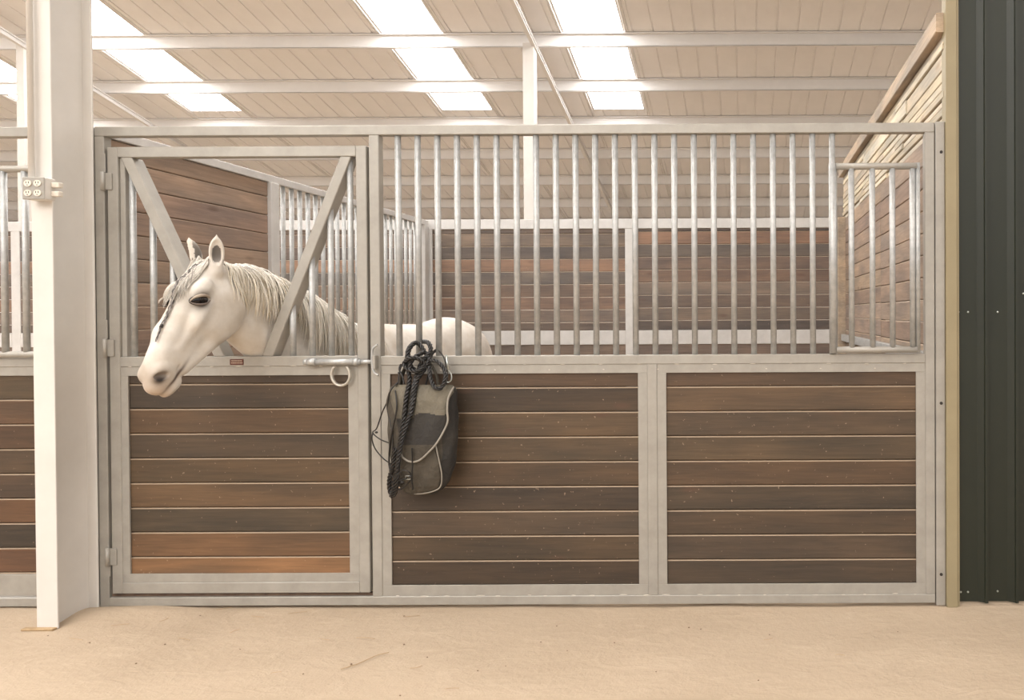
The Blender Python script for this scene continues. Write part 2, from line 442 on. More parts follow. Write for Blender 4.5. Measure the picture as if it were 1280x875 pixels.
front = empty('stall_enclosure', (-1.1, 0, 0), 'galvanized stall front with round bars above brown board panels, right of the door', 'stall front')
def tb(name, parent, x0, x1, z0, z1, y0=0.0, y1=T, mat='frame', bev=.003, **kw):
    bm = B(); box(bm, x0, x1, y0, y1, z0, z1, bev); return link(name, bm, mat, parent, **kw)
xp0, xp1 = FX(464.5, 600), FX(477, 600)          # post beside the door
tb('top_rail', front, XL, XR, ZT - T, ZT)
tb('corner_post', front, XL, XL + T, 0.0, ZT - T)
tb('corner_post', front, XR - T, XR, zs1, ZT - T)
tb('latch_post', front, xp0, xp1, zs1, ZT - T)
tb('sill', front, XL + T, XR, zs0, zs1)
tb('mid_rail', front, xp1, XR - T, zrm, zr1)
xc0, xc1 = FX(809.5, 600), FX(822, 600)
tb('center_stile', front, xc0, xc1, zs1, zrm)
# angle flanges holding the boards: (set back 4 mm, so their edge reads as a line)
for a, b in ((xp1, xc0), (xc1, XR - T)):
    tb('flange', front, a, b, zr0, zrm, .004, .012, bev=.001); tb('flange', front, a, b, zs1, zs2, .004, .012, bev=.001)
xfa, xfb, xfc, xfd = FX(488.3, 600), FX(798, 600), FX(833.3, 600), FX(1145.5, 600)
for a, b in ((xp1, xfa), (xfb, xc0), (xc1, xfc), (xfd, XR - T)): tb('flange', front, a, b, zs2, zr0, .004, .012, bev=.001)
zf = FZ(484.5, 640)
panel(front, xfa - .02, xfb + .02, zs2 - .01, zr0 + .01, zf, [BROWN[i] for i in (0, 1, 2, 3, 0, 5, 6, 4, 1)], .013)
panel(front, xfc - .02, xfd + .02, zs2 - .01, zr0 + .01, zf, [BROWN[i] for i in (0, 2, 6, 3, 0, 7, 4, 8, 8)], .013)
dots = []
for i, x in enumerate(np.linspace(xp1 + .15, XR - .15, 14)): dots.append((x, .003, zrm + random.uniform(-.003, .003), random.uniform(.008, .018)))
for x in np.linspace(xp1 + .1, XR - .1, 22): dots.append((x + random.uniform(-.03, .03), .003, zs1 + random.uniform(-.003, .003), random.uniform(.008, .03)))
for x in np.linspace(xp1 + .3, XR - .3, 9): dots.append((x, .003, (zr0 + zrm) / 2 - .004, .006))
weld_dots(front, dots)
# grille
def bar(parent, x, z0, z1, r=.0152, y=T / 2, name='bar', mat='bar'):
    bm = B(); tube(bm, [(x, y, z0), (x, y, z1)], r, 14); return link(name, bm, mat, parent)
bx0 = FX(495.6, 300); bstep = (FX(1041.2, 300) - bx0) / 22
b0 = bar(front, bx0, zr1 - .002, ZT - T + .002)
for i in range(1, 23): dup(b0, (bstep * i, 0, 0))
# side post against the wall with its bolt holes
xs0, xs1 = FX(1170.5, 600), FX(1182, 600)
wp = empty('wall_post', ((xs0 + xs1) / 2, 0, 0), 'narrow grey steel upright with bolt holes between the stall and the tan trim', 'post')
tb('upright', wp, XR + .004, xs1 - .001, 0.0, ZT + .004, -.004, .05)
for yy in (190, 504, 718):
    bm = B(); c_ = W(1176.5, yy, -.004); tube(bm, [(c_[0], -.0065, c_[2]), (c_[0], -.003, c_[2])], .008, 10); link('bolt_hole', bm, 'slot', wp)

# hinged feed gate in the right end of the grille
def feed_gate(x0, x1, z0, z1, bars, label, big=True):
    g = empty('feed_gate', ((x0 + x1) / 2, T / 2, z0), label, 'gate')
    y = -.012
    bm = B(); tube(bm, [(x0, y, z1), (x1, y, z1)], .0165, 14); link('top_tube', bm, 'frame', g)
    bm = B(); tube(bm, [(x0, y, z0), (x1, y, z0)], .0165, 14); link('bottom_tube', bm, 'frame', g)
    for bx_ in bars: bar(g, bx_, z0 + .012, z1 - .012, .0145, y)
    return g
gx0, gx1 = FX(1045, 300), FX(1145, 300)
fg = feed_gate(gx0, gx1, FZ(437, 1090), FZ(208.5, 1090), [FX(p, 320) for p in (1064, 1090, 1115, 1140)], 'small swing feed gate of five short bars at the right end of the grille')
bm = B(); tube(bm, [(FX(1041.5, 320), .0, zr1 + .005), (FX(1041.5, 320), .0, FZ(205, 1040))], .021, 16); link('hinge_sleeve', bm, 'bar', fg)
bar(fg, gx1 + .006, FZ(437, 1090) - .016, FZ(208.5, 1090) + .016, .012, -.012, 'end_bar')

# ------------------------------------------------------------------ door
door = empty('stall_door', ((XL + xp0) / 2, 0, .05), 'swing stall door with a V shaped opening and brown boards, horse leaning out', 'door')
dxl = FX(139, 600); dxr = FX(461.5, 600); DT = .052
dzb = FZ(741.5, 300); dzt = FZ(183, 300); dm1, dm0, dmm = FZ(445.5, 300), FZ(469.5, 300), FZ(458, 300)
dzf = FZ(717.3, 300)
dxi, dxj = FX(161, 600), FX(436, 600)
tb('door_stile', door, dxl, dxl + .052, dzb, dzt, -.002, T); tb('door_stile', door, dxr - .052, dxr, dzb, dzt, -.002, T)
tb('door_top_rail', door, dxl + .052, dxr - .052, dzt - .052, dzt, -.002, T)
tb('door_mid_rail', door, dxl + .052, dxr - .052, dmm, dm1, -.002, T)
tb('door_bottom_rail', door, dxl + .052, dxr - .052, dzb, dzb + .055, -.002, T)
for a, b in ((dxl + .052, dxi), (dxj, dxr - .052)): tb('flange', door, a, b, dzf, dm0, .002, .012, bev=.001)
tb('flange', door, dxl + .052, dxr - .052, dm0, dmm, .002, .012, bev=.001); tb('flange', door, dxl + .052, dxr - .052, dzb + .055, dzf, .002, .012, bev=.001)
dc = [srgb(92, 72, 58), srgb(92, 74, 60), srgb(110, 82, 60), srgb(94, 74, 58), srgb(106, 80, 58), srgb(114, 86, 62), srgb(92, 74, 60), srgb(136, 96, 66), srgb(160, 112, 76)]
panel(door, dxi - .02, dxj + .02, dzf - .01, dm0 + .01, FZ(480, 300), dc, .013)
# V braces
def beam(name, parent, p0, p1, wdt, y0, y1):
    """flat bar/tube between two points of the XZ plane, with horizontal cut ends"""
    bm = B(); (xa, za), (xb, zb_) = p0, p1
    hw = wdt / 2 / abs(math.sin(math.atan2(zb_ - za, xb - xa)))
    vv = []
    for y in (y0, y1):
        for x, z in ((xa - hw, za), (xa + hw, za), (xb + hw, zb_), (xb - hw, zb_)): vv.append(bm.verts.new((x, y, z)))
    a, b, c_, d, e, f, g, h = vv
    for q in ((a, b, c_, d), (h, g, f, e), (a, e, f, b), (b, f, g, c_), (c_, g, h, d), (d, h, e, a)): bm.faces.new(q)
    bmesh.ops.recalc_face_normals(bm, faces=bm.faces)
    bmesh.ops.bevel(bm, geom=bm.edges[:], offset=.003, segments=1, affect='EDGES')
    return link(name, bm, 'frame', parent)
zbt = dzt - .052
VL0, VL1 = (FX(274, 445), dm1), (FX(157.5, 197), zbt)
VR0, VR1 = (FX(334, 445), dm1), (FX(432, 197), zbt)
beam('brace', door, VL0, VL1, .050, 0.0, .075); beam('brace', door, VR0, VR1, .050, 0.0, .075)
def topz(x, P0, P1): return P0[1] + (x - P0[0]) / (P1[0] - P0[0]) * (P1[1] - P0[1])
for px_ in (163.5, 188.5, 213.5):
    x = FX(px_, 440); bar(door, x, dm1 - .002, topz(x, VL0, VL1) - .03, .0145)
for px_ in (363, 387.5, 411.5, 436.5):
    x = FX(px_, 440); bar(door, x, dm1 - .002, min(topz(x, VR0, VR1) - .03, zbt), .0145)
bm = B(); box(bm, dxl + .052, dxl + .078, .012, .04, dm1, zbt, .002); link('angle_strip', bm, 'frame', door)
# hinges
for yy in (227, 435, 695.5):
    z = FZ(yy, 135); x = dxl - .006
    h = tb('hinge', door, x - .022, x + .034, z - .042, z + .042, -.010, -.002, bev=.002)
    bm = B(); tube(bm, [(x - .006, -.014, z - .046), (x - .006, -.014, z + .046)], .010, 10); link('hinge_pin', bm, 'frame', h)
    bm = B(); box(bm, x - .012, x, -.006, 0, z - .10, z - .045, .002) if yy > 600 else box(bm, x - .012, x, -.006, 0, z + .045, z + .14, .002)
    link('hinge_strap', bm, 'frame', h)
weld_dots(door, [(x, .0, dmm + random.uniform(-.002, .002), random.uniform(.008, .02)) for x in np.linspace(dxl + .1, dxr - .1, 9)])
# badge
bx_, bz_ = FX(296.5, 452), FZ(452.5, 296)
bd = tb('badge', door, bx_ - .034, bx_ + .034, bz_ - .0145, bz_ + .0145, -.005, -.002, 'badge', .001, label='small dark red plate')
bm = B()
for r_ in (0, 1):
    x = bx_ - .027
    while x < bx_ + .024:
        wd = random.uniform(.002, .006); box(bm, x, x + wd, -.0056, -.005, bz_ + .004 - r_ * .0105, bz_ + .0085 - r_ * .0105); x += wd + .0018
link('badge_lettering', bm, 'badge_ink', bd)
# slide bolt with a horseshoe handle
lz = FZ(452, 420); la, lb = FX(385, 452), FX(463.5, 452); ly = -.028
latch = None
bm = B(); tube(bm, [(la + .02, ly, lz), (FX(455, 452), ly, lz)], .0135, 16); latch = link('slide_bolt', bm, 'bar', door, label='pale slide bolt across the latch side of the door')
for p0, p1, r_ in ((384.5, 389, .0155), (389, 399, .0185), (446, 452, .018)):
    bm = B(); tube(bm, [(FX(p0, 452), ly, lz), (FX(p1, 452), ly, lz)], r_, 14); link('collar', bm, 'bar', latch)
for p0 in (394, 449):
    bm = B(); box(bm, FX(p0, 452) - .012, FX(p0, 452) + .012, ly, -.001, lz - .014, lz + .014, .002); link('bolt_mount', bm, 'frame', latch)
bm = B(); tube(bm, [(FX(453, 452), ly, lz), (FX(468, 452), ly, lz)], .0105, 12); link('bolt_rod', bm, 'bar', latch)
hx, hz = FX(429, 469), FZ(468, 429)
P = []
for i in range(25):
    a = math.radians(130 + (410 - 130) * i / 24); P.append((hx + math.cos(a) * .046, ly + .008, hz + math.sin(a) * .054))
shoe = bmesh.new(); tube(shoe, P, .0115, 8, flat=.55); hs = link('horseshoe_handle', shoe, 'weld', latch, label='worn horseshoe hanging from the bolt')
bm = B()
for i in (4, 7, 10, 14, 17, 20):
    p = P[i]; box(bm, p[0] - .003, p[0] + .003, p[1] - .0078, p[1] - .006, p[2] - .003, p[2] + .003)
link('nail_hole', bm, 'slot', latch)
# keeper on the latch post
kp = spline([W(472, 431, -.03), W(466, 436, -.03), W(465, 446, -.03), W(465.5, 458, -.03), W(468, 466, -.03), W(473, 469, -.03)], 6)
bm = B(); tube(bm, kp, .006, 8); link('latch_keeper', bm, 'bar', front)
bm = B(); box(bm, FX(468, 450), FX(473, 450), -.034, .001, FZ(461, 470), FZ(444, 470), .003); link('keeper_plate', bm, 'frame', front)
bm = B(); box(bm, XL + T, dxr + .004, .018, .04, zs1 - .002, zs1 + .012); link('rubber_strip', bm, 'dark_gap', front, label='rust brown strip under the door')

# ------------------------------------------------------------------ side divider (left) and back partition
div = empty('stall_divider', (XL, 2.0, 0), 'side partition on the left with boards to the top in front and bars further back', 'partition')
DX = XL + .004; YB = 3.88; YM = 1.36
def dbox(name, parent, x0, x1, y0, y1, z0, z1, mat='frame', **kw):
    bm = B(); box(bm, x0, x1, y0, y1, z0, z1, .003); return link(name, bm, mat, parent, **kw)
dbox('top_rail', div, XL - .0, XL + T, T + .002, YB - .03, ZT - T, ZT, 'frame_skylit')
dbox('mid_post', div, XL, XL + T + .012, YM - .045, YM + .045, 0, ZT - T, 'frame_skylit')
dbox('rear_post', div, XL, XL + .055, YB - .12, YB - .03, 0, ZT - T, 'frame_skylit')
dbox('mid_rail', div, XL, XL + T, YM + .045, YB - .12, zr0, zr1)
dbox('bottom_rail', div, XL, XL + T, T + .002, YB - .12, .01, .1)
LW = [srgb(162, 134, 116), srgb(170, 142, 124), srgb(156, 128, 112), srgb(164, 134, 116)]
LW = lift(LW, 1.32)  # same brown as the front boards; stronger light painted in as a paler tone
z = ZT - T; first = ZT - T - .10
while z > .11:
    lo = max(first, .10); plank(div, 'y', T + .004, YM - .045, lo, z, DX + .03, vary(random.choice(LW), .06), side=1); z = lo; first -= PITCHZ
z = zr0; first = zr0 - PITCHZ
while z > .11:
    lo = max(first, .10); plank(div, 'y', YM + .045, YB - .12, lo, z, DX + .03, vary(random.choice(LW), .06), side=1); z = lo; first -= PITCHZ
nb = 23; bm = B(); tube(bm, [(XL + T / 2, YM + .14, zr1 - .002), (XL + T / 2, YM + .14, ZT - T + .002)], .0155, 10); b1 = link('bar', bm, 'bar', div)
for i in range(1, nb): dup(b1, (0, .1 * i, 0))

back = empty('back_partition', (-1.2, YB, 0), 'rear stall partition of dark brown boards in a steel frame painted paler as if skylit', 'partition')
stx = [(-9.6, -9.5), (-7.45, -7.36), (-5.35, -5.25), (XL - .01, XL + .075), (FX(781.5, 350, YB), FX(797.5, 350, YB)), (FX(1040, 350, YB), FX(1047, 350, YB))]
zt1, zt0 = FZ(274, 700, YB), FZ(286, 700, YB); zm1, zm0 = FZ(413.5, 700, YB), FZ(431, 700, YB)
for a, b in stx: tb('stile', back, a, b, 0, zt0, YB, YB + T, mat='frame_skylit')
tb('top_rail', back, stx[0][0], stx[-1][1], zt0, zt1, YB, YB + T, mat='frame_skylit')
BK = [srgb(116, 98, 88), srgb(132, 112, 100), srgb(106, 92, 86), srgb(156, 120, 98), srgb(118, 104, 96), srgb(132, 108, 94), srgb(136, 108, 92), srgb(140, 120, 108)]
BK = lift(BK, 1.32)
for i in range(5):
    a, b = stx[i][1], stx[i + 1][0]
    tb('mid_rail', back, a, b, zm0, zm1, YB, YB + T, mat='frame_skylit'); tb('bottom_rail', back, a, b, .01, .1, YB, YB + T)
    z = zt0; s = FZ(291.7 - (2 if i == 4 else 0), 700, YB); j = 0
    while z > zm1 + .005:
        lo = max(s, zm1); plank(back, 'x', a, b, lo, z, YB + .012, vary(BK[(j + (i == 4) * 2) % 8] if i != 3 else BK[j % 8], .07)); z = lo; s -= .1285; j += 1
    z = zm0; s = zm0 - .1285
    while z > .11:
        lo = max(s, .1); plank(back, 'x', a, b, lo, z, YB + .012, vary(BK[j % 8], .07)); z = lo; s -= .1285; j += 1
bm = B(); box(bm, FX(1047, 350, YB), FX(1057, 350, YB), YB - .05, YB + .05, 0, FZ(272, 1050, YB), .004)
o = link('end_post', bm, 'wood_post', back, label='raw pale timber post', color=srgb(176, 158, 136))

# ------------------------------------------------------------------ right plank wall, trim and green sheet wall
RX = 0.978
wr = empty('wall_right', (RX, 2, 0), kind='structure', label='side wall of horizontal boards, stained below and raw pale timber above')
RS = [srgb(160, 134, 116), srgb(168, 142, 122), srgb(152, 126, 110), srgb(164, 140, 124)]
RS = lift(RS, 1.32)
for ya, yb, dz in ((.06, 1.8, 0), (1.803, 3.82, .004)):
    z = 2.42 + dz; s = FZ(237, 1152, RX * 950 / 217 - 3.8) + .124 + dz
    while s > z: s -= .124
    j = 0
    while z > .02:
        lo = max(s, 0.0); plank(wr, 'y', ya, yb, lo, z, RX, vary(random.choice(RS), .07), side=-1, off=random.uniform(0, .002)); z = lo; s -= .124; j += 1
RW = [srgb(222, 206, 182), srgb(212, 194, 170), srgb(202, 184, 160), srgb(228, 212, 190)]
RW = lift(RW, 1.32)
z = 2.424
while z < 2.86:
    h = random.choice([.038, .045, .06, .089]); y = -.0 + .06; h = min(h, 2.872 - z) if 2.872 - z > .03 else .03
    cuts = sorted([random.uniform(.8, 1.9), random.uniform(2.2, 3.3)]); yy = [.02] + cuts + [4.05]
    for a, b in zip(yy, yy[1:]): plank(wr, 'y', a, b - .002, z, z + h, RX, vary(random.choice(RW), .06), side=-1, mat='raw_y', off=random.uniform(0, .016), th=.05)
    z += h
plank(wr, 'y', .02, 4.1, z, z + .10, RX - .03, srgb(176, 160, 140), side=-1, mat='raw_y', th=.10)
dbox('wall_rail', wr, RX - .045, RX - .002, .06, 3.82, zr0 + .02, zr1 - .005, 'bar')
GX0 = FX(1195.5, 500)
tr = empty('trim_1', (FX(1189, 500), 0, 0), kind='structure', label='tall narrow tan corner trim beside the green wall')
bm = B(); box(bm, xs1, GX0, -.022, .06, -.004, roofz(0) - .22, .003); link('trim_strip', bm, 'tan_trim', tr)
bm = B(); box(bm, GX0, GX0 + .012, -.012, .06, -.004, roofz(0) - .22, .002); link('trim_lip', bm, 'tan_trim', tr)
gw = empty('wall_front', (1.6, 0, 0), kind='structure', label='dark green ribbed metal wall at the far right')
def green_sheet(x0, n, pitch=.1525):
    pts = [(x0, 0)]
    for i in range(n):
        a = x0 + i * pitch
        pts += [(a + .096, 0), (a + .126, -.020), (a + .130, -.028), (a + .144, -.028), (a + .150, 0)]
    pts.append((x0 + n * pitch, 0)); bm = B(); zt = roofz(.1) - .05; rows = []
    for z in (0.012, zt): rows.append([bm.verts.new((x, y + .02, z)) for x, y in pts])
    for z in (0.012, zt): rows.append([bm.verts.new((x, y + .024, z)) for x, y in pts])
    for i in range(len(pts) - 1):
        bm.faces.new((rows[0][i], rows[0][i + 1], rows[1][i + 1], rows[1][i])); bm.faces.new((rows[2][i], rows[3][i], rows[3][i + 1], rows[2][i + 1]))
        bm.faces.new((rows[0][i], rows[2][i], rows[2][i + 1], rows[0][i + 1]))
    return link('wall_sheet', bm, 'green', gw)
gx = GX0 + .012
for i in range(5): green_sheet(gx + i * .915, 6)
spts = [(1198, 390), (1210, 390), (1247, 390), (1279, 367), (1201, 740), (1210, 740), (1247, 739)]
for px_, py_ in spts:
    p = W(px_, py_, .016); t = bmesh.new(); bmesh.ops.create_icosphere(t, subdivisions=1, radius=1); bm = B()
    merge(bm, t, 0, Matrix.Translation((p[0], .016, p[2])) @ Matrix.Diagonal((.006, .005, .006, 1))); link('screw', bm, 'screw', gw)

# ------------------------------------------------------------------ neighbour stall on the left
nf = empty('stall_enclosure', (-5.2, 0, 0), 'second stall front on the far left, mostly hidden behind the white column', 'stall front')
nxr = XL - .012; nxl = -6.6
tb('top_rail', nf, nxl, nxr, ZT - T, ZT); tb('corner_post', nf, nxr - T, nxr, zs0, ZT - T); tb('sill', nf, nxl, nxr - T, zs0, zs1)
tb('mid_rail', nf, nxl, nxr - T, zrm, zr1); tb('flange', nf, nxl, nxr - T, zr0, zrm, .004, .012, bev=.001); tb('flange', nf, nxl, nxr - T, zs1 + .01, FZ(718.5, 20), .004, .012, bev=.001)
tb('corner_post', nf, nxl, nxl + T, 0, ZT)
nc = [srgb(110, 84, 62), srgb(112, 80, 58), srgb(108, 74, 52), srgb(100, 76, 58), srgb(92, 70, 56), srgb(118, 80, 56), srgb(84, 66, 54), srgb(124, 84, 60)]
panel(nf, nxl + .03, nxr - .03, FZ(718.5, 20) - .01, zr0 + .01, FZ(500, 20), nc, .013)
bar(nf, FX(-17, 300), zr1, ZT - T)
fg2 = feed_gate(FX(-110, 300), nxr - T - .015, FZ(443, 15), FZ(212, 15), [FX(8.5, 320), FX(35, 320), FX(-18, 320), FX(-44, 320)], 'feed gate bars in the far left stall beside the white column')
for i in range(14): bar(nf, nxl + .1 + i * .1, zr1, ZT - T) if nxl + .1 + i * .1 < -5.0 else None

# ------------------------------------------------------------------ white I column
cx1 = FX(69, 500, -.234); cx0 = FX(42.5, 500, -.234)
colm = empty('steel_column', ((cx0 + cx1) / 2, -.13, 0), 'tall white painted I-beam column in the left foreground', 'column')
ct = roofz(-.1) - .22
bm = B(); box(bm, cx0, cx1, -.236, -.226, -.002, ct, .002); link('front_flange', bm, 'white_steel', colm)
bm = B(); box(bm, cx0, cx1, -.014, -.004, -.002, ct, .002); link('rear_flange', bm, 'white_steel', colm)
xm = (cx0 + cx1) / 2; bm = B(); box(bm, xm - .005, xm + .005, -.226, -.014, -.002, ct); link('web', bm, 'white_steel', colm)
# outlet box
ob = empty('outlet_box', tuple(W(42, 235, -.262)), 'quad electrical outlet box with pale conduit on the white column', 'outlet')
o0, o1 = FX(28, 235, -.30), FX(55.5, 235, -.30); q0, q1 = FZ(249, 42, -.30), FZ(221.5, 42, -.30)
bm = B(); box(bm, o0, o1, -.296, -.240, q0, q1, .004); link('back_box', bm, 'white_steel', ob)
bm = B(); box(bm, o0 - .001, o1 + .001, -.302, -.296, q0 - .001, q1 + .001, .003); link('cover_plate', bm, 'frame', ob)
for i in (0, 1):
    for j in (0, 1):
        cx_ = o0 + (o1 - o0) * (.28 + .44 * i); cz_ = q0 + (q1 - q0) * (.28 + .44 * j)
        bm = B(); tube(bm, [(cx_, -.3065, cz_), (cx_, -.301, cz_)], .0175, 16, flat=.85); rc = link('receptacle', bm, 'plastic', ob)
        bm = B()
        for dx in (-.006, .006): box(bm, cx_ + dx - .0014, cx_ + dx + .0014, -.3072, -.3064, cz_ - .001, cz_ + .008)
        box(bm, cx_ - .002, cx_ + .002, -.3072, -.3064, cz_ - .010, cz_ - .006); link('socket_slot', bm, 'slot', rc)
bm = B()
for cz_ in (q0 + .03, q1 - .03): box(bm, o1, o1 + .035, -.268, -.24, cz_ - .012, cz_ + .012, .003)
link('clamp', bm, 'plastic', ob)
bm = B(); cxx = FX(38.5, 150, -.262); tube(bm, [(cxx, -.262, q1 - .005), (cxx, -.262, ct)], .0125, 12); link('conduit', bm, 'white_steel', ob)

# ------------------------------------------------------------------ horse
def build_horse():
    A3 = lambda *v: np.array(v, np.float64)
    # head frame: F along the face (poll to lips), Wd to the horse's left, U out of the forehead
    ya, pb, rc = math.radians(75.75), math.radians(56.0), math.radians(3.8)
    h = A3(-math.cos(ya), -math.sin(ya), 0); Wv = A3(math.sin(ya), -math.cos(ya), 0); up = A3(0, 0, 1)
    F = h * math.cos(pb) - up * math.sin(pb); U = h * math.sin(pb) + up * math.cos(pb)
    HB = np.array([F, Wv * math.cos(rc) + U * math.sin(rc), -Wv * math.sin(rc) + U * math.cos(rc)])
    HO = A3(-2.5508, -0.1986, 1.7276); HS = 1.093
    def H(f, w_, u): return HO + HS * (A3(f, w_, u) @ HB)
    # body frame: s back from the withers, w to the horse's left, z up
    bd = A3(.20, .98, 0); bl = A3(.98, -.20, 0); BO = A3(-2.40, .66, 0)
    def Q(s, w_, z): return BO + bd * s + bl * w_ + A3(0, 0, z)
    BBm = np.array([bd, bl, up])
    # grid, fine around the head and coarse elsewhere
    gx_ = np.concatenate([np.arange(-3.0, -2.86, .016), np.arange(-2.86, -2.36, .0048), np.arange(-2.36, -1.55, .014)])
    gy_ = np.concatenate([np.arange(-.74, 0.0, .0048), np.arange(0, 2.5, .014)])
    gz_ = np.concatenate([np.arange(-.03, 1.10, .014), np.arange(1.10, 2.0, .0048)])
    D = np.full((len(gx_), len(gy_), len(gz_)), 1.0, np.float32)
    def win(lo, hi):
        s = []
        for g, a, b in ((gx_, lo[0], hi[0]), (gy_, lo[1], hi[1]), (gz_, lo[2], hi[2])):
            i, j = np.searchsorted(g, a), np.searchsorted(g, b); s.append(slice(max(i - 1, 0), min(j + 1, len(g))))
        return tuple(s)
    def grid(s):
        return (gx_[s[0]].astype(np.float32)[:, None, None], gy_[s[1]].astype(np.float32)[None, :, None], gz_[s[2]].astype(np.float32)[None, None, :])
    def smin(a, b, k):
        hh = np.maximum(k - np.abs(a - b), 0) / k; return np.minimum(a, b) - hh * hh * k * .25
    def apply(s, d, k, op):
        if op == 'u': D[s] = smin(D[s], d, k)
        else: D[s] = -smin(-D[s], d, k)
    def cone(a, b, r1, r2, k=.03, op='u'):
        a, b = A3(*a), A3(*b); mg = max(r1, r2) + k + .03
        s = win(np.minimum(a, b) - mg, np.maximum(a, b) + mg); X, Y, Z = grid(s)
        ab = b - a; L2 = float(ab @ ab)
        t = np.clip(((X - a[0]) * ab[0] + (Y - a[1]) * ab[1] + (Z - a[2]) * ab[2]) / L2, 0, 1)
        d = np.sqrt((X - a[0] - t * ab[0]) ** 2 + (Y - a[1] - t * ab[1]) ** 2 + (Z - a[2] - t * ab[2]) ** 2) - (r1 + (r2 - r1) * t)
        apply(s, d.astype(np.float32), k, op)
    def ell(c, r, k=.03, basis=None, op='u'):
        c = A3(*c); Bs = np.eye(3) if basis is None else basis; r = A3(*r)
        ex = np.sqrt(((Bs * r[:, None]) ** 2).sum(0)) + k + .03
        s = win(c - ex, c + ex); X, Y, Z = grid(s)
        q = [((X - c[0]) * Bs[i, 0] + (Y - c[1]) * Bs[i, 1] + (Z - c[2]) * Bs[i, 2]) for i in range(3)]
        k0 = np.sqrt(sum((q[i] / r[i]) ** 2 for i in range(3))); k1 = np.sqrt(sum((q[i] / r[i] ** 2) ** 2 for i in range(3))) + 1e-6
        apply(s, (k0 * (k0 - 1) / k1).astype(np.float32), k, op)
    def hc(a, b, r1, r2, k=.03, op='u'): cone(H(*a), H(*b), r1 * HS, r2 * HS, k, op)
    def tilt(ang):     # head basis turned about its W axis
        c_, s_ = math.cos(ang), math.sin(ang)
        return np.array([HB[0] * c_ + HB[2] * s_, HB[1], -HB[0] * s_ + HB[2] * c_])
    def he(c, r, k=.03, op='u', ang=0.0, basis=None): ell(H(*c), [x * HS for x in r], k, basis if basis is not None else tilt(ang), op)
    # --- trunk
    ell(Q(.50, 0, 1.03), (.62, .27, .335), .1, BBm)
    cone(Q(.0, 0, 1.34), Q(.32, 0, 1.28), .085, .09, .1)
    cone(Q(.2, 0, 1.26), Q(.85, 0, 1.26), .12, .14, .12)
    ell(Q(1.06, 0, 1.19), (.30, .25, .262), .1, BBm)
    for sd in (-1, 1):
        ell(Q(1.14, sd * .13, 1.05), (.25, .145, .30), .09, BBm)
        ell(Q(.03, sd * .14, 1.10), (.20, .105, .28), .09, BBm)
        cone(Q(.08, sd * .15, .95), Q(.06, sd * .15, .74), .11, .075, .08)
        cone(Q(.06, sd * .15, .74), Q(.05, sd * .15, .45), .075, .05, .05)
        cone(Q(.05, sd * .15, .47), Q(.05, sd * .15, .43), .058, .052, .04)
        cone(Q(.05, sd * .15, .43), Q(.06, sd * .15, .16), .038, .036, .04)
        cone(Q(.06, sd * .15, .15), Q(.02, sd * .15, .06), .045, .04, .04)
        cone(Q(1.05, sd * .16, .95), Q(.98, sd * .16, .80), .15, .10, .08)
        cone(Q(.98, sd * .16, .82), Q(1.27, sd * .15, .53), .10, .05, .06)
        cone(Q(1.28, sd * .15, .56), Q(1.26, sd * .15, .48), .05, .05, .04)
        cone(Q(1.26, sd * .15, .48), Q(1.22, sd * .15, .17), .042, .038, .04)
        cone(Q(1.22, sd * .15, .16), Q(1.17, sd * .15, .07), .046, .042, .04)
    ell(Q(-.14, 0, 1.04), (.22, .21, .25), .1, BBm)
    # --- neck
    crest = [A3(-2.555, -.13, 1.655), A3(-2.535, 0.02, 1.645), A3(-2.50, .16, 1.60), A3(-2.475, .30, 1.535), A3(-2.445, .44, 1.455), A3(-2.42, .60, 1.385)]
    for a, b in zip(crest, crest[1:]): cone(a, b, .06, .062, .05)
    mid = [A3(-2.555, -.16, 1.58), A3(-2.52, .02, 1.54), A3(-2.475, .22, 1.42), A3(-2.42, .48, 1.25)]
    for (a, b), (r1, r2) in zip(zip(mid, mid[1:]), ((.078, .085), (.085, .115), (.115, .16))): cone(a, b, r1, r2, .06)
    low = [A3(-2.55, -.125, 1.47), A3(-2.515, .02, 1.39), A3(-2.46, .20, 1.24), A3(-2.41, .44, 1.08)]
    for (a, b), (r1, r2) in zip(zip(low, low[1:]), ((.072, .082), (.082, .13), (.13, .19))): cone(a, b, r1, r2, .06)
    # --- head
    hc((.045, 0, -.035), (.17, 0, -.025), .062, .074, .035)
    hc((.17, 0, -.03), (.36, 0, -.028), .070, .054, .03)
    hc((.36, 0, -.028), (.50, 0, -.048), .053, .046, .03)
    hc((.10, 0, -.09), (.25, 0, -.10), .075, .078, .04)
    hc((.25, 0, -.09), (.50, 0, -.088), .072, .046, .03)
    for sd in (-1, 1):
        he((.165, sd * (.074 if sd > 0 else .083), .002), (.060, .030, .036), .025)           # brow
        he((.24, sd * .073, -.045), (.075, .026, .022), .025, ang=-.1)  # cheekbone
        hc((.27, sd * .068, -.050), (.40, sd * .045, -.060), .018, .010, .025)
        he((.185, sd * .055, -.125), (.120, .042, .105), .03)           # jowl
        hc((.27, sd * .038, -.175), (.46, sd * .020, -.130), .034, .026, .03)
        he((.522, sd * .036, -.052), (.040, .022, .030), .02, ang=.2)   # nostril wing
    he((.525, 0, -.080), (.064, .049, .052), .03)
    he((.574, 0, -.090), (.028, .036, .034), .02)
    he((.545, 0, -.135), (.046, .036, .024), .015)                      # lower lip and chin
    he((.520, 0, -.142), (.030, .028, .024), .02)
    EA = .85
    # carve: nostrils, mouth, eye sockets, hollow of the cheek
    for sd in (-1, 1):
        he((.540, sd * .060, -.054), (.028, .030, .015), .006, 'c', ang=.75)
        hc((.468, sd * .048, -.100), (.535, sd * .052, -.117), .0060, .0040, .008, 'c')
        hc((.535, sd * .052, -.117), (.600, sd * .030, -.119), .0035, .0035, .008, 'c')
        he((.208, sd * .104, -.004), (.046, .022, .022), .010, 'c', ang=EA)
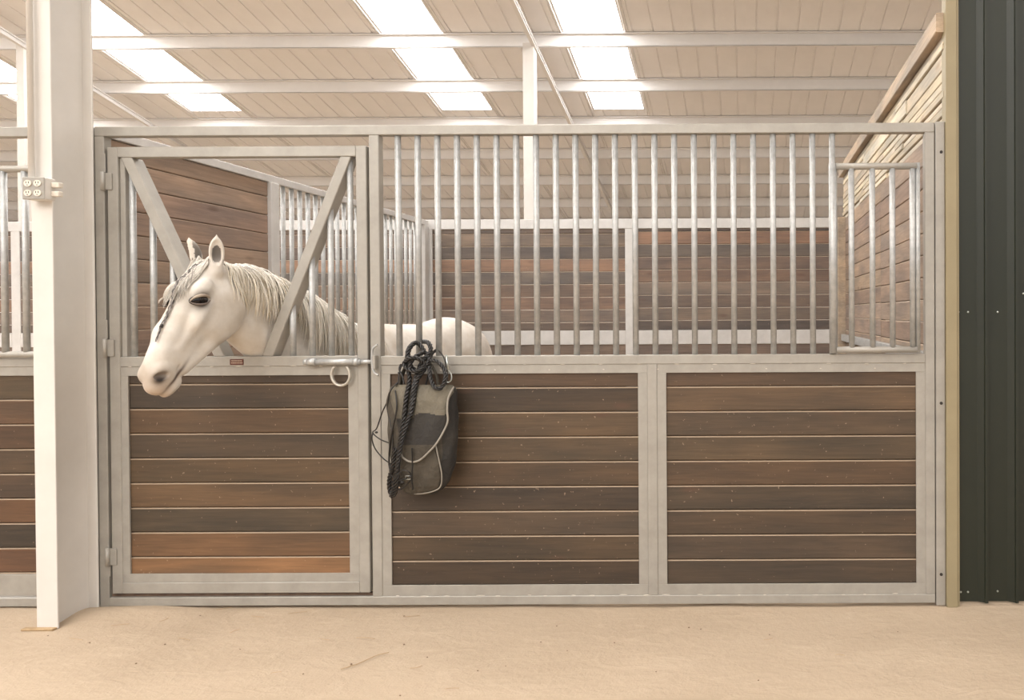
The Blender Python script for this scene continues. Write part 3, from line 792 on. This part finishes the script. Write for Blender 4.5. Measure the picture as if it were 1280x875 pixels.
    # ears
    for sd in (-1, 1):
        eb = H(.030, sd * .058, -.004)
        dirn = up * .97 + HB[1] * sd * .10 + A3(0, -.10, 0) + (A3(-.10, 0, 0) if sd < 0 else 0)
        dirn = dirn / np.linalg.norm(dirn)
        face = A3(.62, -.8, 0)
        if sd < 0: face = A3(-.9, -.6, 0)
        face -= dirn * (face @ dirn); face /= np.linalg.norm(face); side_ = np.cross(dirn, face)
        Eb = np.array([dirn, side_, face])
        cone(eb - dirn * .02, eb + dirn * .03, .030, .026, .02)
        ell(eb + dirn * .066, (.070, .031, .024 if sd > 0 else .034), .010, Eb)
        cone(eb + dirn * .085, eb + dirn * .149, .022, .003, .010)
        ell(eb + dirn * .072 + face * .022, (.060, .025, .026), .006, Eb, 'c')
    # --- surface nets
    nx_, ny_, nz_ = D.shape; neg = D < 0
    c8 = [(i, j, k_) for i in (0, 1) for j in (0, 1) for k_ in (0, 1)]
    cnt = np.zeros((nx_ - 1, ny_ - 1, nz_ - 1), np.int8)
    for i, j, k_ in c8: cnt += neg[i:nx_ - 1 + i, j:ny_ - 1 + j, k_:nz_ - 1 + k_]
    I, J, K = np.nonzero((cnt > 0) & (cnt < 8)); idx = np.full(cnt.shape, -1, np.int32); idx[I, J, K] = np.arange(len(I))
    V = {c: D[I + c[0], J + c[1], K + c[2]] for c in c8}
    acc = np.zeros((len(I), 3)); num = np.zeros(len(I))
    for a in c8:
        for ax in range(3):
            if a[ax]: continue
            b = list(a); b[ax] = 1; b = tuple(b); va, vb = V[a], V[b]; mk = (va < 0) != (vb < 0)
            t = np.where(mk, va / np.where(mk, va - vb, 1), 0); p = np.zeros((len(I), 3)) + np.array(a); p[:, ax] = t
            acc += p * mk[:, None]; num += mk
    acc /= num[:, None]
    P = np.stack([gx_[I] + acc[:, 0] * (gx_[I + 1] - gx_[I]), gy_[J] + acc[:, 1] * (gy_[J + 1] - gy_[J]), gz_[K] + acc[:, 2] * (gz_[K + 1] - gz_[K])], 1)
    quads = []
    for ax in range(3):
        o1, o2 = (ax + 1) % 3, (ax + 2) % 3
        sl0 = [slice(1, -1)] * 3; sl1 = [slice(1, -1)] * 3; sl0[ax] = slice(0, -1); sl1[ax] = slice(1, None)
        a, b = neg[tuple(sl0)], neg[tuple(sl1)]; E = np.array(np.nonzero(a != b)); flip = a[tuple(E)]
        for d in range(3):
            if d != ax: E[d] += 1
        def cell(d1, d2):
            e = E.copy(); e[o1] -= d1; e[o2] -= d2; return idx[tuple(e)]
        q = np.stack([cell(1, 1), cell(0, 1), cell(0, 0), cell(1, 0)], 1); q[~flip] = q[~flip][:, ::-1]; quads.append(q)
    Qd = np.concatenate(quads); Qd = Qd[(Qd >= 0).all(1)]
    # light smoothing
    n = len(P); e = np.concatenate([Qd[:, [0, 1]], Qd[:, [1, 2]], Qd[:, [2, 3]], Qd[:, [3, 0]]]); deg = np.bincount(e.ravel(), minlength=n)[:, None]
    for lam in (.5, -.3, .5):
        s_ = np.zeros((n, 3))
        for d in range(3): s_[:, d] = np.bincount(e[:, 0], P[e[:, 1], d], n) + np.bincount(e[:, 1], P[e[:, 0], d], n)
        P = P + lam * (s_ / np.maximum(deg, 1) - P)
    # pigment, in head space
    hl = ((P - HO) / HS) @ HB.T; f, wv, u = hl.T; inh = (P[:, 1] < .0)
    cream = np.array(srgb(220, 214, 205)[:3]); col = np.tile(cream, (n, 1))
    rsd = np.random.RandomState(5); ph = rsd.rand(14, 7)
    nz = sum(np.sin((P @ (ph[i, :3] * 2 - 1)) * (14 + 26 * ph[i, 3]) + ph[i, 4] * 6.28) for i in range(14)) / 4.0
    def put(mask, c):
        mk = np.clip(mask, 0, 1)[:, None]; col[:] = col * (1 - mk) + np.array(srgb(*c)[:3]) * mk
    def g(c, r): return np.exp(-(((f - c[0]) / r[0]) ** 2 + ((np.abs(wv) - c[1]) / r[1]) ** 2 + ((u - c[2]) / r[2]) ** 2))
    put(.22 * np.clip(nz, 0, 1), (176, 162, 144))
    put(inh * np.clip((f - .47) / .10, 0, 1) * .42, (176, 158, 142))
    put(inh * np.clip(g((.60, .0, -.10), (.05, .07, .05)) * .45, 0, 1), (208, 178, 148))
    put(inh * g((.548, .052, -.058), (.030, .03, .022)) * 1.1, (110, 96, 86))
    put(inh * g((.548, .058, -.058), (.020, .02, .012)) * 2, (34, 27, 24))
    put(inh * g((.51, .045, -.113), (.07, .03, .007)) * 1.2, (96, 80, 70))
    put(inh * g((.208, .095, -.004), (.036, .03, .030)) * 1.5, (58, 48, 44))
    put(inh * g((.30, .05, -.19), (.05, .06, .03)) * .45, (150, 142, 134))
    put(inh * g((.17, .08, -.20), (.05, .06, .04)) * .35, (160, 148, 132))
    for sd in (-1, 1):     # grey inside of the ears
        eb = H(.030, sd * .058, -.004); dz = P[:, 2] - eb[2]; dd = np.linalg.norm(P[:, :2] - eb[:2], axis=1)
        inner = (dz > .02) & (dz < .17) & (dd < .045)
        # the hollow faces forward: keep points behind the rim plane
        fc = A3(.62, -.8, 0) if sd > 0 else A3(-.9, -.6, 0); fc /= np.linalg.norm(fc)
        q = (P - eb) @ fc
        put(inner * (q > -.02) * (q < .016) * np.exp(-((dz - .07) / .065) ** 4) * (np.abs((P - eb) @ np.cross(up, fc)) < .027 - .013 * np.clip((dz - .07) / .07, 0, 1)) * 1.0, (104, 98, 92))
    body = P[:, 1] > .1
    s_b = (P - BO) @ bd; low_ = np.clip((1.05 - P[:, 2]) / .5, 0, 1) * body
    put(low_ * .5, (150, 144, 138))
    put(body * np.clip(nz, 0, 1) * .30 * np.exp(-(((s_b - 1.1) / .35) ** 2)) * ((P[:, 2] < 1.42) & (P[:, 0] > -2.15)), (158, 144, 132))
    put(body * (P[:, 2] < .085) * 1.0, (78, 68, 60))
    root = empty('horse', tuple(BO + bd * .5), 'white grey horse leaning its head out over the stall door, thin braid down its face', 'horse')
    me = bpy.data.meshes.new('body'); ctr = P.mean(0); PL = P - ctr
    me.vertices.add(n); me.vertices.foreach_set('co', PL.ravel()); me.loops.add(len(Qd) * 4); me.loops.foreach_set('vertex_index', Qd.ravel())
    me.polygons.add(len(Qd)); me.polygons.foreach_set('loop_start', np.arange(0, len(Qd) * 4, 4)); me.polygons.foreach_set('loop_total', np.full(len(Qd), 4))
    me.polygons.foreach_set('use_smooth', [True] * len(Qd)); me.update(calc_edges=True)
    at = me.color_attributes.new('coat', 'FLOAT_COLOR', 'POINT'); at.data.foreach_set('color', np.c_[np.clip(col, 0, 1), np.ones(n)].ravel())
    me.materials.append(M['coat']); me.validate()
    ob_ = bpy.data.objects.new('body', me); COL.objects.link(ob_); ob_.parent = root; ob_.location = Vector(ctr) - Vector(root.location)
    # eyes with lids
    for sd in (-1, 1):
        bm = B(); t = bmesh.new(); bmesh.ops.create_uvsphere(t, u_segments=24, v_segments=16, radius=1)
        TB = tilt(EA); mt = Matrix([list(TB[0]), list(TB[1]), list(TB[2])]).transposed().to_4x4()
        for fc in t.faces: fc.smooth = True
        merge(bm, t, 0, Matrix.Translation(Vector(H(.208, sd * (.079 if sd > 0 else .060), -.003))) @ mt @ Matrix.Diagonal((.043, .0235, .0235, 1)))
        link('eye', bm, 'eye', root, smooth=True)
        for nm, uu, a0, a1, rr in (('upper_eyelid', .000, .2, .020, .0068), ('lower_eyelid', -.004, .2, -.017, .0045)):
            pts = []
            for i in range(9):
                tt = -1 + 2 * i / 8
                a_1 = tt * .046; a_2 = a1 * (1 - tt * tt) ** .7; pts.append(H(.208 + a_1 * math.cos(EA) - a_2 * math.sin(EA), sd * (.088 + .012 * (1 - tt * tt)), -.004 + a_1 * math.sin(EA) + a_2 * math.cos(EA)))
            bm = B(); tube(bm, pts, [rr * HS * (1 - .75 * abs(-1 + 2 * i / 8) ** 2) for i in range(9)], 8)
            o = link(nm, bm, 'coat', root, smooth=True)
            a_ = o.data.color_attributes.new('coat', 'FLOAT_COLOR', 'POINT'); cc = srgb(176, 162, 146) if 'upper' in nm else srgb(120, 106, 96)
            a_.data.foreach_set('color', np.tile(np.array(cc), (len(o.data.vertices), 1)).ravel())
    # --- hair, laid over the body with the distance field
    def sdf(p):
        ii = []; fr_ = []
        for g_, x in zip((gx_, gy_, gz_), p):
            i = int(np.clip(np.searchsorted(g_, x) - 1, 0, len(g_) - 2)); ii.append(i); fr_.append((x - g_[i]) / (g_[i + 1] - g_[i]))
        i, j, k_ = ii; a, b, c = fr_; q = D[i:i + 2, j:j + 2, k_:k_ + 2].astype(float)
        q = q[0] * (1 - a) + q[1] * a; q = q[0] * (1 - b) + q[1] * b; return q[0] * (1 - c) + q[1] * c
    def grad(p, h_=.008):
        g3 = A3(*[sdf(p + h_ * np.eye(3)[i]) - sdf(p - h_ * np.eye(3)[i]) for i in range(3)]); return g3 / (np.linalg.norm(g3) + 1e-9)
    rr = random.Random(11)
    def strand(p, d, length, lift, steer, n_=12, sweep=None):
        pts = [p]; st = length / n_; p = p.copy()
        for i in range(n_):
            t = i / n_; dv = d * (1 - t) ** 1.5 + steer * (.25 + t)
            if sweep is not None: dv = dv + sweep * math.sin(t * 7 + lift * 900) * .12
            gr = grad(p); s = sdf(p)
            if s < .08: dv = dv - gr * min(0, dv @ gr) if s < lift + .004 else dv
            dv /= np.linalg.norm(dv) + 1e-9; p = p + dv * st; s = sdf(p)
            tgt = lift * (1 - .2 * t)
            if s < tgt: p = p + grad(p) * (tgt - s)
            elif s < .03: p = p - grad(p) * (s - tgt) * .5
            pts.append(p.copy())
        return pts
    def hair(name, strands, label=None):
        vs_, fs_, cs_ = [], [], []
        for pts, wd, c0, c1 in strands:
            base = len(vs_); nn = len(pts); fr_ = frames(pts)
            for i, (p, t, u_, w_) in enumerate(fr_):
                q = i / (nn - 1); r_ = wd * (1 - q ** 2.5) * .5 + .0003; cc = c0 * (1 - q) + c1 * q
                for k_ in range(3):
                    a = 2 * math.pi * k_ / 3; vs_.append(tuple(p + (u_ * math.cos(a) + w_ * math.sin(a)) * r_)); cs_.append((*cc, 1))
            for i in range(nn - 1):
                for k_ in range(3):
                    a = base + i * 3 + k_; b = base + i * 3 + (k_ + 1) % 3; fs_.append((a, b, b + 3, a + 3))
        me = bpy.data.meshes.new(name); A = np.array(vs_); c_ = A.mean(0); me.from_pydata((A - c_).tolist(), [], fs_)
        me.polygons.foreach_set('use_smooth', [True] * len(me.polygons))
        a_ = me.color_attributes.new('coat', 'FLOAT_COLOR', 'POINT'); a_.data.foreach_set('color', np.array(cs_).ravel()); me.materials.append(M['hair'])
        o = bpy.data.objects.new(name, me); COL.objects.link(o); o.parent = root; o.location = Vector(c_) - Vector(root.location)
        return tag(o, label, kind='stuff')
    L3 = lambda *c: np.array(srgb(*c)[:3])
    grey = [L3(170, 163, 153), L3(206, 198, 186), L3(222, 214, 202), L3(138, 130, 122), L3(206, 200, 190), L3(232, 228, 220), L3(230, 226, 216)]
    tips = [L3(232, 222, 204), L3(214, 198, 168), L3(236, 230, 218)]
    cr = spline([crest[0] + A3(0, -.01, .045), crest[1] + A3(0, 0, .06), crest[2] + A3(0, 0, .06), crest[3] + A3(0, 0, .06), crest[4] + A3(0, 0, .06), crest[5] + A3(0, 0, .065), A3(-2.41, .70, 1.455)], 8)
    S = []
    for i in range(1300):
        t = rr.random() ** .9 * (len(cr) - 1.01); a = int(t); p = np.array(cr[a]) * (1 - t + a) + np.array(cr[a + 1]) * (t - a)
        p = p + A3(rr.gauss(0, .008), rr.gauss(0, .01), 0); s = sdf(p); p = p + grad(p) * (.004 - s)
        ln = rr.uniform(.24, .38) * (.75 if t < 5 else (1 if t < 20 else 1.35))
        side = A3(.75, rr.uniform(-.35, .1), .25)
        S.append((strand(p, side, ln, rr.uniform(.003, .014), A3(rr.gauss(0, .06), rr.gauss(-.05, .10), -1), 12, A3(0, 1, 0)), rr.uniform(.003, .0065), rr.choice(grey if t < 18 else grey[-3:]), rr.choice(tips if t < 18 else [tips[0], tips[2]])))  # towards the withers brightness is painted in with paler strands
    hair('mane', S, 'pale mane with grey and yellowish strands')
    S = []; pollp = H(.0, 0, .03)
    for i in range(420):
        p = H(rr.uniform(-.01, .05), rr.uniform(-.045, .045), .03); s = sdf(p); p = p + grad(p) * (.004 - s)
        gowide = rr.uniform(-.55, 1)
        end = H(rr.uniform(.15, .30), gowide * .07 - .02, .05)
        d = end - p; d /= np.linalg.norm(d)
        S.append((strand(p, d, rr.uniform(.12, .26), rr.uniform(.003, .012), d + HB[1] * gowide * .15, 10, HB[1]), rr.uniform(.0025, .005), rr.choice(grey), rr.choice(grey)))
    hair('forelock', S, 'grey and white forelock')
    # braid down the face
    bp = [H(.045, .0, .048), H(.13, -.005, .057), H(.20, .004, .050), H(.27, .012, .034), H(.34, .018, .022), H(.38, .02, .016), H(.42, .018, .010)]
    pth = []
    for p in spline(bp, 8):
        s = sdf(p); pth.append(p + grad(p) * (.009 - s))
    pth = resample(pth, .004); fr_ = frames(pth); nn = len(fr_); bm = B()
    for s in range(3):
        q = []
        for i, (p, t, u_, w_) in enumerate(fr_):
            a = i / nn * 34 + s * 2.094; am = .0065 * (1 - .75 * (i / nn)); nrm = Vector(grad(np.array(p))); sd_ = t.cross(nrm).normalized()
            q.append(p + sd_ * math.sin(a) * am * 1.3 + nrm * math.sin(2 * a) * am * .45)
        tube(bm, q, [.0058 * (1 - .7 * (i / nn)) for i in range(nn)], 6, mi=0)
    o = link('braid', bm, 'hair', root, smooth=True, label='thin dark grey braid')
    a_ = o.data.color_attributes.new('coat', 'FLOAT_COLOR', 'POINT'); nv = len(o.data.vertices)
    cc = np.zeros((nv, 4)); cc[:, 3] = 1; third = nv // 3
    for s, c_ in enumerate((L3(74, 68, 64), L3(150, 144, 138), L3(104, 98, 94))): cc[s * third:(s + 1) * third, :3] = c_
    a_.data.foreach_set('color', cc.ravel())
    bm = B(); q = pth[int(nn * .80)]; q2 = pth[min(int(nn * .80) + 4, nn - 1)]; tube(bm, [q, q2], .0065, 8); link('braid_tie', bm, 'slot', root)
    S = []
    for i in range(260):
        p = Q(1.33 + rr.uniform(-.02, .02), rr.uniform(-.03, .03), 1.27); S.append((strand(p, A3(.06, .5, .1), rr.uniform(.5, .85), .01, A3(rr.gauss(0, .04), .05 + rr.gauss(0, .04), -1), 14), rr.uniform(.003, .006), rr.choice(grey), rr.choice(tips)))
    hair('tail', S, 'long pale tail')
    # short feathering whiskers on the crest give its rough edge
    return root
horse = build_horse()

# ------------------------------------------------------------------ canvas bag, lead rope and halter hung on the bars
BR = [(483, 489, 567, .030), (488, 486, 570, .045), (500, 485, 571, .062), (515, 485.5, 571.5, .070), (530, 486.5, 571.5, .074), (548, 487.5, 571, .076), (566, 489, 570, .076), (584, 492, 567, .072), (598, 496, 563, .066), (608, 501, 557, .058), (615, 508, 548, .044), (618, 516, 540, .025)]
BY = -.084
def bag_row(py):
    P_ = [r[0] for r in BR]; return [float(np.interp(py, P_, [r[i] for r in BR])) for i in (1, 2, 3)]
def bag_front(px, py):
    l, r, d = bag_row(py); c = (l + r) / 2; h = (r - l) / 2; u = min(.995, abs((px - c) / h)); return BY - d * (1 - u ** 2.6) ** (1 / 2.6)
bag = empty('canvas_bag', tuple(W(528, 618, BY)), 'grey canvas bag with pale piping and a front flap hanging on the bars', 'bag')
bm = B(); rings = []; rb = random.Random(4)
for py in np.linspace(483, 618, 34):
    l, r, d = bag_row(py); c, h = (l + r) / 2, (r - l) / 2; ring = []
    for k_ in range(44):
        a = 2 * math.pi * k_ / 44; ca, sa = math.cos(a), math.sin(a)
        sx_ = abs(ca) ** (2 / 2.6) * (1 if ca > 0 else -1); sy_ = abs(sa) ** (2 / 2.6) * (1 if sa > 0 else -1)
        wr_ = 1 + .012 * math.sin(py * .21 + a * 3) + .010 * math.sin(py * .13 - a * 5 + 1)
        p = W(c + h * sx_ * wr_, py, BY); ring.append(bm.verts.new((p[0], BY - d * sy_ * (1 + .05 * math.sin(py * .16 + 4 * ca)), p[2])))
    rings.append(ring)
for a, b in zip(rings, rings[1:]):
    for k_ in range(44):
        f = bm.faces.new((a[k_], a[(k_ + 1) % 44], b[(k_ + 1) % 44], b[k_])); f.smooth = True; f.material_index = 1 if (k_ <= 5 or k_ >= 40) else 0
bm.faces.new(rings[0]); bm.faces.new(rings[-1][::-1]); bmesh.ops.recalc_face_normals(bm, faces=bm.faces)
link('bag_body', bm, ['canvas', 'canvas_dark'], bag)
def sheet(name, rows, off, mats, mi_of, parent, th=.004, nc=22, sub=8, **kw):
    pys = np.interp(np.linspace(0, len(rows) - 1, (len(rows) - 1) * sub + 1), range(len(rows)), [r[0] for r in rows]); bm = B(); g1, g2 = [], []
    for py in pys:
        l = np.interp(py, [r[0] for r in rows], [r[1] for r in rows]); r = np.interp(py, [r_[0] for r_ in rows], [r_[2] for r_ in rows]); a, b = [], []
        for k_ in range(nc + 1):
            px = l + (r - l) * k_ / nc; y = bag_front(px, py) - off - .003 * math.sin(px * .22 + py * .11) ; p = W(px, py, y)
            a.append(bm.verts.new((p[0], y, p[2]))); b.append(bm.verts.new((p[0], y + th, p[2])))
        g1.append(a); g2.append(b)
    for j in range(len(g1) - 1):
        for k_ in range(nc):
            m_ = mi_of((pys[j] + pys[j + 1]) / 2, k_ / nc)
            for g_, fl in ((g1, False), (g2, True)):
                q = (g_[j][k_], g_[j][k_ + 1], g_[j + 1][k_ + 1], g_[j + 1][k_]); f = bm.faces.new(q[::-1] if not fl else q); f.smooth = True; f.material_index = m_
    bd_ = [e for e in bm.edges if e.is_boundary]
    n_ = len(g1) - 1
    for j in range(n_):
        bm.faces.new((g1[j][0], g1[j + 1][0], g2[j + 1][0], g2[j][0])); bm.faces.new((g1[j][nc], g2[j][nc], g2[j + 1][nc], g1[j + 1][nc]))
    bmesh.ops.recalc_face_normals(bm, faces=bm.faces)
    return link(name, bm, mats, parent, **kw)
pk = sheet('front_pocket', [(548, 496, 546), (562, 497, 543), (580, 499, 549), (596, 502, 551), (608, 506, 548), (614, 512, 542)], .008, ['canvas'], lambda p, q: 0, bag)
fl = sheet('flap', [(481, 492, 566), (490, 487.5, 567), (502, 488.5, 559), (515, 492, 559), (526, 496, 558.5), (540, 498, 553), (552, 499, 547), (563, 500, 537), (571, 502, 528), (576, 506, 523)], .018, ['canvas_lit', 'canvas_dark', 'canvas'], lambda p, q: 0 if p < 523 - 8 * q + 3 * math.sin(q * 9) else (1 if p < 556 else 2), bag, label='flap with an olive top painted as lit and a dark lower part')
def on_bag(pts, off, n=8):
    out = []
    for x, y in spline([(a, b, 0) for a, b in pts], n) and [(q[0], q[1]) for q in spline([(a, b, 0) for a, b in pts], n)]:
        out.append(W(x, y, bag_front(x, y) - off))
    return out
bm = B(); tube(bm, on_bag([(567, 484), (560.5, 497), (559, 512), (559.5, 527), (553, 542), (545, 555), (536, 565), (524, 575.5), (512, 577), (503, 571), (500, 562)], .022), .0048, 8); link('flap_piping', bm, 'piping', bag)
bm = B(); tube(bm, on_bag([(544, 554), (548, 572), (552, 592), (551, 607), (543, 613.5), (528, 617), (516, 617)], .010), .0032, 8); link('edge_piping', bm, 'piping', bag)
bm = B(); tube(bm, on_bag([(487, 487), (486.5, 496), (489, 506)], .004), .003, 6); link('edge_piping', bm, 'piping', bag)
bm = B()
sp_ = on_bag([(515, 560), (515.5, 580), (515, 600), (516, 612)], .030); tube(bm, sp_, .008, 8, flat=.25); link('closing_strap', bm, 'canvas_dark', bag)
bm = B(); p = W(510, 597, bag_front(510, 597) - .038); q = [(p[0] + dx * .011, p[1], p[2] + dz * .008) for dx, dz in ((-1, -1), (1, -1), (1, 1), (-1, 1), (-1, -1))]; tube(bm, q, .0022, 6); link('buckle', bm, 'screw', bag)
bm = B(); tube(bm, spline([W(557, 485, -.10), W(559, 468, -.07), W(556, 450, -.045), W(551, 441, -.01), W(545.5, 438, .055), W(540, 444, -.015), W(536, 465, -.06), W(531, 486, -.10)], 8), .0085, 8, flat=.35); link('hanging_strap', bm, 'canvas_dark', bag)
bm = B(); tube(bm, spline([W(500, 486, -.09), W(503, 468, -.075), W(512, 452, -.055), W(524, 447, -.045), W(536, 452, -.05), W(545, 468, -.07), W(549, 486, -.09)], 8), .016, 8, flat=.4); link('bag_neck', bm, 'canvas', bag)
sn = B(); tube(sn, [W(558, 444, -.06), W(560, 462, -.08)], .0055, 8); tube(sn, spline([W(560, 462, -.08), W(564, 468, -.085), W(564, 475, -.09), W(560, 478, -.09), W(556.5, 474, -.088), W(558, 466, -.084)], 6), .0028, 8); link('snap_hook', sn, 'screw', bag)

lead = empty('lead_rope', tuple(W(520, 430, -.03)), 'thick black twisted lead rope looped over a bar and draped down the bag', 'rope')
def RP(pts): return spline([W(x, y, d) for x, y, d in pts], 10)
bm = B()
rope(bm, RP([(512, 519, -.185), (516, 492, -.165), (520, 472, -.12), (528, 452, -.085), (538, 440, -.05), (536, 429, -.02), (527, 427, .045), (516, 430, .035), (510, 440, -.04), (511, 454, -.09), (519, 463, -.11)]), .0118)
rope(bm, RP([(505, 522, -.185), (508, 496, -.165), (512, 474, -.13), (509, 454, -.10), (511, 438, -.07), (518, 429, -.035), (525, 431, -.02), (531, 440, -.04), (537, 449, -.07), (530, 462, -.11), (521, 476, -.13), (517, 500, -.17), (513, 520, -.19)]), .0118)
link('rope_loop', bm, 'rope', lead)
bm = B(); rope(bm, RP([(506, 452, -.115), (513, 447, -.135), (524, 449, -.13), (530, 457, -.115), (522, 464, -.135), (509, 461, -.13), (505, 455, -.115)]), .0112)
rope(bm, RP([(531, 440, -.065), (522, 444, -.10), (514, 452, -.12), (512, 462, -.13)]), .0112); link('knot', bm, 'rope', lead)
bm = B(); rope(bm, RP([(505.5, 520, -.187), (501, 545, -.195), (498, 572, -.19), (494, 600, -.165), (489, 621, -.12)]), .0112)
rope(bm, RP([(512.5, 517, -.19), (505, 540, -.20), (500, 560, -.20), (497, 585, -.18), (496, 605, -.16), (492, 619, -.12), (487, 612, -.10), (487, 596, -.12), (492, 580, -.16), (494, 560, -.18)]), .0112)
link('rope_tail', bm, 'rope', lead)
bm = B(); rope(bm, RP([(538, 450, -.09), (547, 452, -.10), (555, 461, -.115), (556.5, 474, -.14), (551, 485, -.16), (543, 484, -.16), (538, 472, -.13), (537, 458, -.10)]), .0105); link('rope_loop', bm, 'rope', lead)

hal = empty('rope_halter', tuple(W(480, 540, -.10)), 'thin black cord halter dangling in loops left of the canvas bag', 'halter')
def cord(pts, r=.0031): 
    bm = B(); tube(bm, RP(pts), r, 7); return link('cord', bm, 'rope', hal)
cord([(504, 452, -.10), (499, 466, -.10), (497, 480, -.12), (488, 495, -.10), (478, 515, -.07), (471, 535, -.06), (466, 541, -.06), (475, 549, -.07), (487, 554, -.10)])
cord([(466, 541, -.06), (465, 549, -.06), (469, 561, -.06), (479, 573, -.07), (490, 581, -.12)])
cord([(497, 478, -.12), (489, 487, -.14), (485, 500, -.13), (485, 515, -.12), (489, 534, -.14), (491, 556, -.15), (489, 582, -.14), (490, 602, -.14), (499, 612, -.15), (511, 603, -.17), (513, 592, -.19), (504, 588, -.20), (497, 594, -.18)])
cord([(494, 488, -.15), (496, 510, -.17), (491, 535, -.16), (487, 560, -.13), (487, 585, -.12), (495, 600, -.16), (508, 598, -.185)], .004)
cord([(501, 455, -.09), (499, 462, -.10), (503, 470, -.11), (505, 480, -.13)], .004)
bm = B()
for x, y, d, r in ((470.5, 540.5, -.062, .008), (488, 553, -.11, .009), (488.5, 582, -.13, .009), (499, 466, -.10, .008), (490, 536, -.15, .007), (503, 603, -.18, .010), (513, 596, -.195, .009)):
    t = bmesh.new(); bmesh.ops.create_icosphere(t, subdivisions=2, radius=1)
    for f in t.faces: f.smooth = True
    merge(bm, t, 0, Matrix.Translation(Vector(W(x, y, d))) @ Matrix.Diagonal((r, r * .8, r * .7, 1)))
link('knot', bm, 'rope', hal)

# ------------------------------------------------------------------ bits on the ground
def G0(px, py, z=0.0):
    d = ray(px, py); t = (z - CAMPOS[2]) / d[2]; return CAMPOS + d * t
def straw(name, pts, r, mat, **kw):
    bm = B(); P_ = [G0(x, y) for x, y in pts]
    P_ = [(p[0], p[1], .003 + r) for p in P_]; tube(bm, spline(P_, 4), r, 5, flat=.7)
    return link(name, bm, mat, None, **kw)
straw('straw', [(426, 838), (448, 831), (470, 821), (486, 817)], .0022, 'straw', label='long pale curved straw lying on the sand in front of the canvas bag', cat='straw')
SG = 'short straws on the ground'; sr = random.Random(8)
ZN = ((130, 'by the white column foot'), (300, 'before the door left half'), (465, 'before the door right half'), (600, 'below the canvas bag'), (815, 'before the middle board panel'), (1150, 'before the right board panel'), (1281, 'before the green wall'))
ORD = ('closest to the stall', 'second from the stall', 'third from the stall', 'fourth from the stall', 'fifth from the stall', 'sixth from the stall')
def spot(items, x, y):
    z = next(t for lim, t in ZN if x < lim); same = sorted(q[1] for q in items if next(t for lim, t in ZN if q[0] < lim) == z)
    return z if len(same) == 1 else z + ', ' + ORD[same.index(y)]
STR = ((372, 767, 12, -12), (206, 775, 9, -40), (294, 790, 8, -35), (515, 771, 10, -8), (457, 799, 12, 8), (280, 762, 10, -20), (520, 835, 8, -20), (565, 862, 9, -6), (405, 800, 7, 20), (322, 772, 8, 14), (150, 782, 12, -12), (95, 800, 9, 15), (230, 800, 8, 24), (960, 800, 6, -20), (1050, 820, 6, 12), (345, 842, 7, -15))
for x, y, l, a in STR:
    dx, dy = math.cos(math.radians(a)) * l, math.sin(math.radians(a)) * l * .5
    straw('straw', [(x - dx, y - dy), (x, y + sr.uniform(-1, 1)), (x + dx, y + dy)], .0014, 'straw', label='short thin straw on the sand ' + spot(STR, x, y), cat='straw', group=SG)
PEB = ((505, 770.5, 4), (439, 831, 5), (505, 806, 4), (534, 822, 3.5), (597, 839, 4), (500, 870, 4), (632, 833, 3), (696, 783, 4), (676, 803, 3.5), (861, 785, 5), (876, 787, 4), (768, 804, 3.5), (709, 814, 3), (962, 794, 3.5), (948, 851, 4), (1122, 790, 3), (379, 843, 3.5), (112, 804, 4), (206, 806, 4), (60, 795, 3.5), (250, 770, 3.5), (300, 812, 3), (170, 830, 4), (820, 840, 3))
for x, y, s in PEB:
    p = G0(x, y); t = bmesh.new(); bmesh.ops.create_icosphere(t, subdivisions=1, radius=1)
    for v_ in t.verts: v_.co *= sr.uniform(.75, 1.15)
    r_ = s * .0011; bm = B(); merge(bm, t, 0, Matrix.Translation((p[0], p[1], r_ * .45)) @ Matrix.Diagonal((r_, r_, r_ * .6, 1)))
    link('pebble', bm, 'pebble', None, label='tiny brown pebble on the sand ' + spot(PEB, x, y), cat='pebble', group='pebbles on the ground')
bm = B(); a, b = G0(27, 787.5), G0(67, 787.5)
box(bm, a[0], b[0], a[1] - .006, a[1] + .02, -.004, .006, .002); link('wood_strip', bm, 'straw', None, label='thin pale strip of wood on the ground at the column foot', cat='strip')
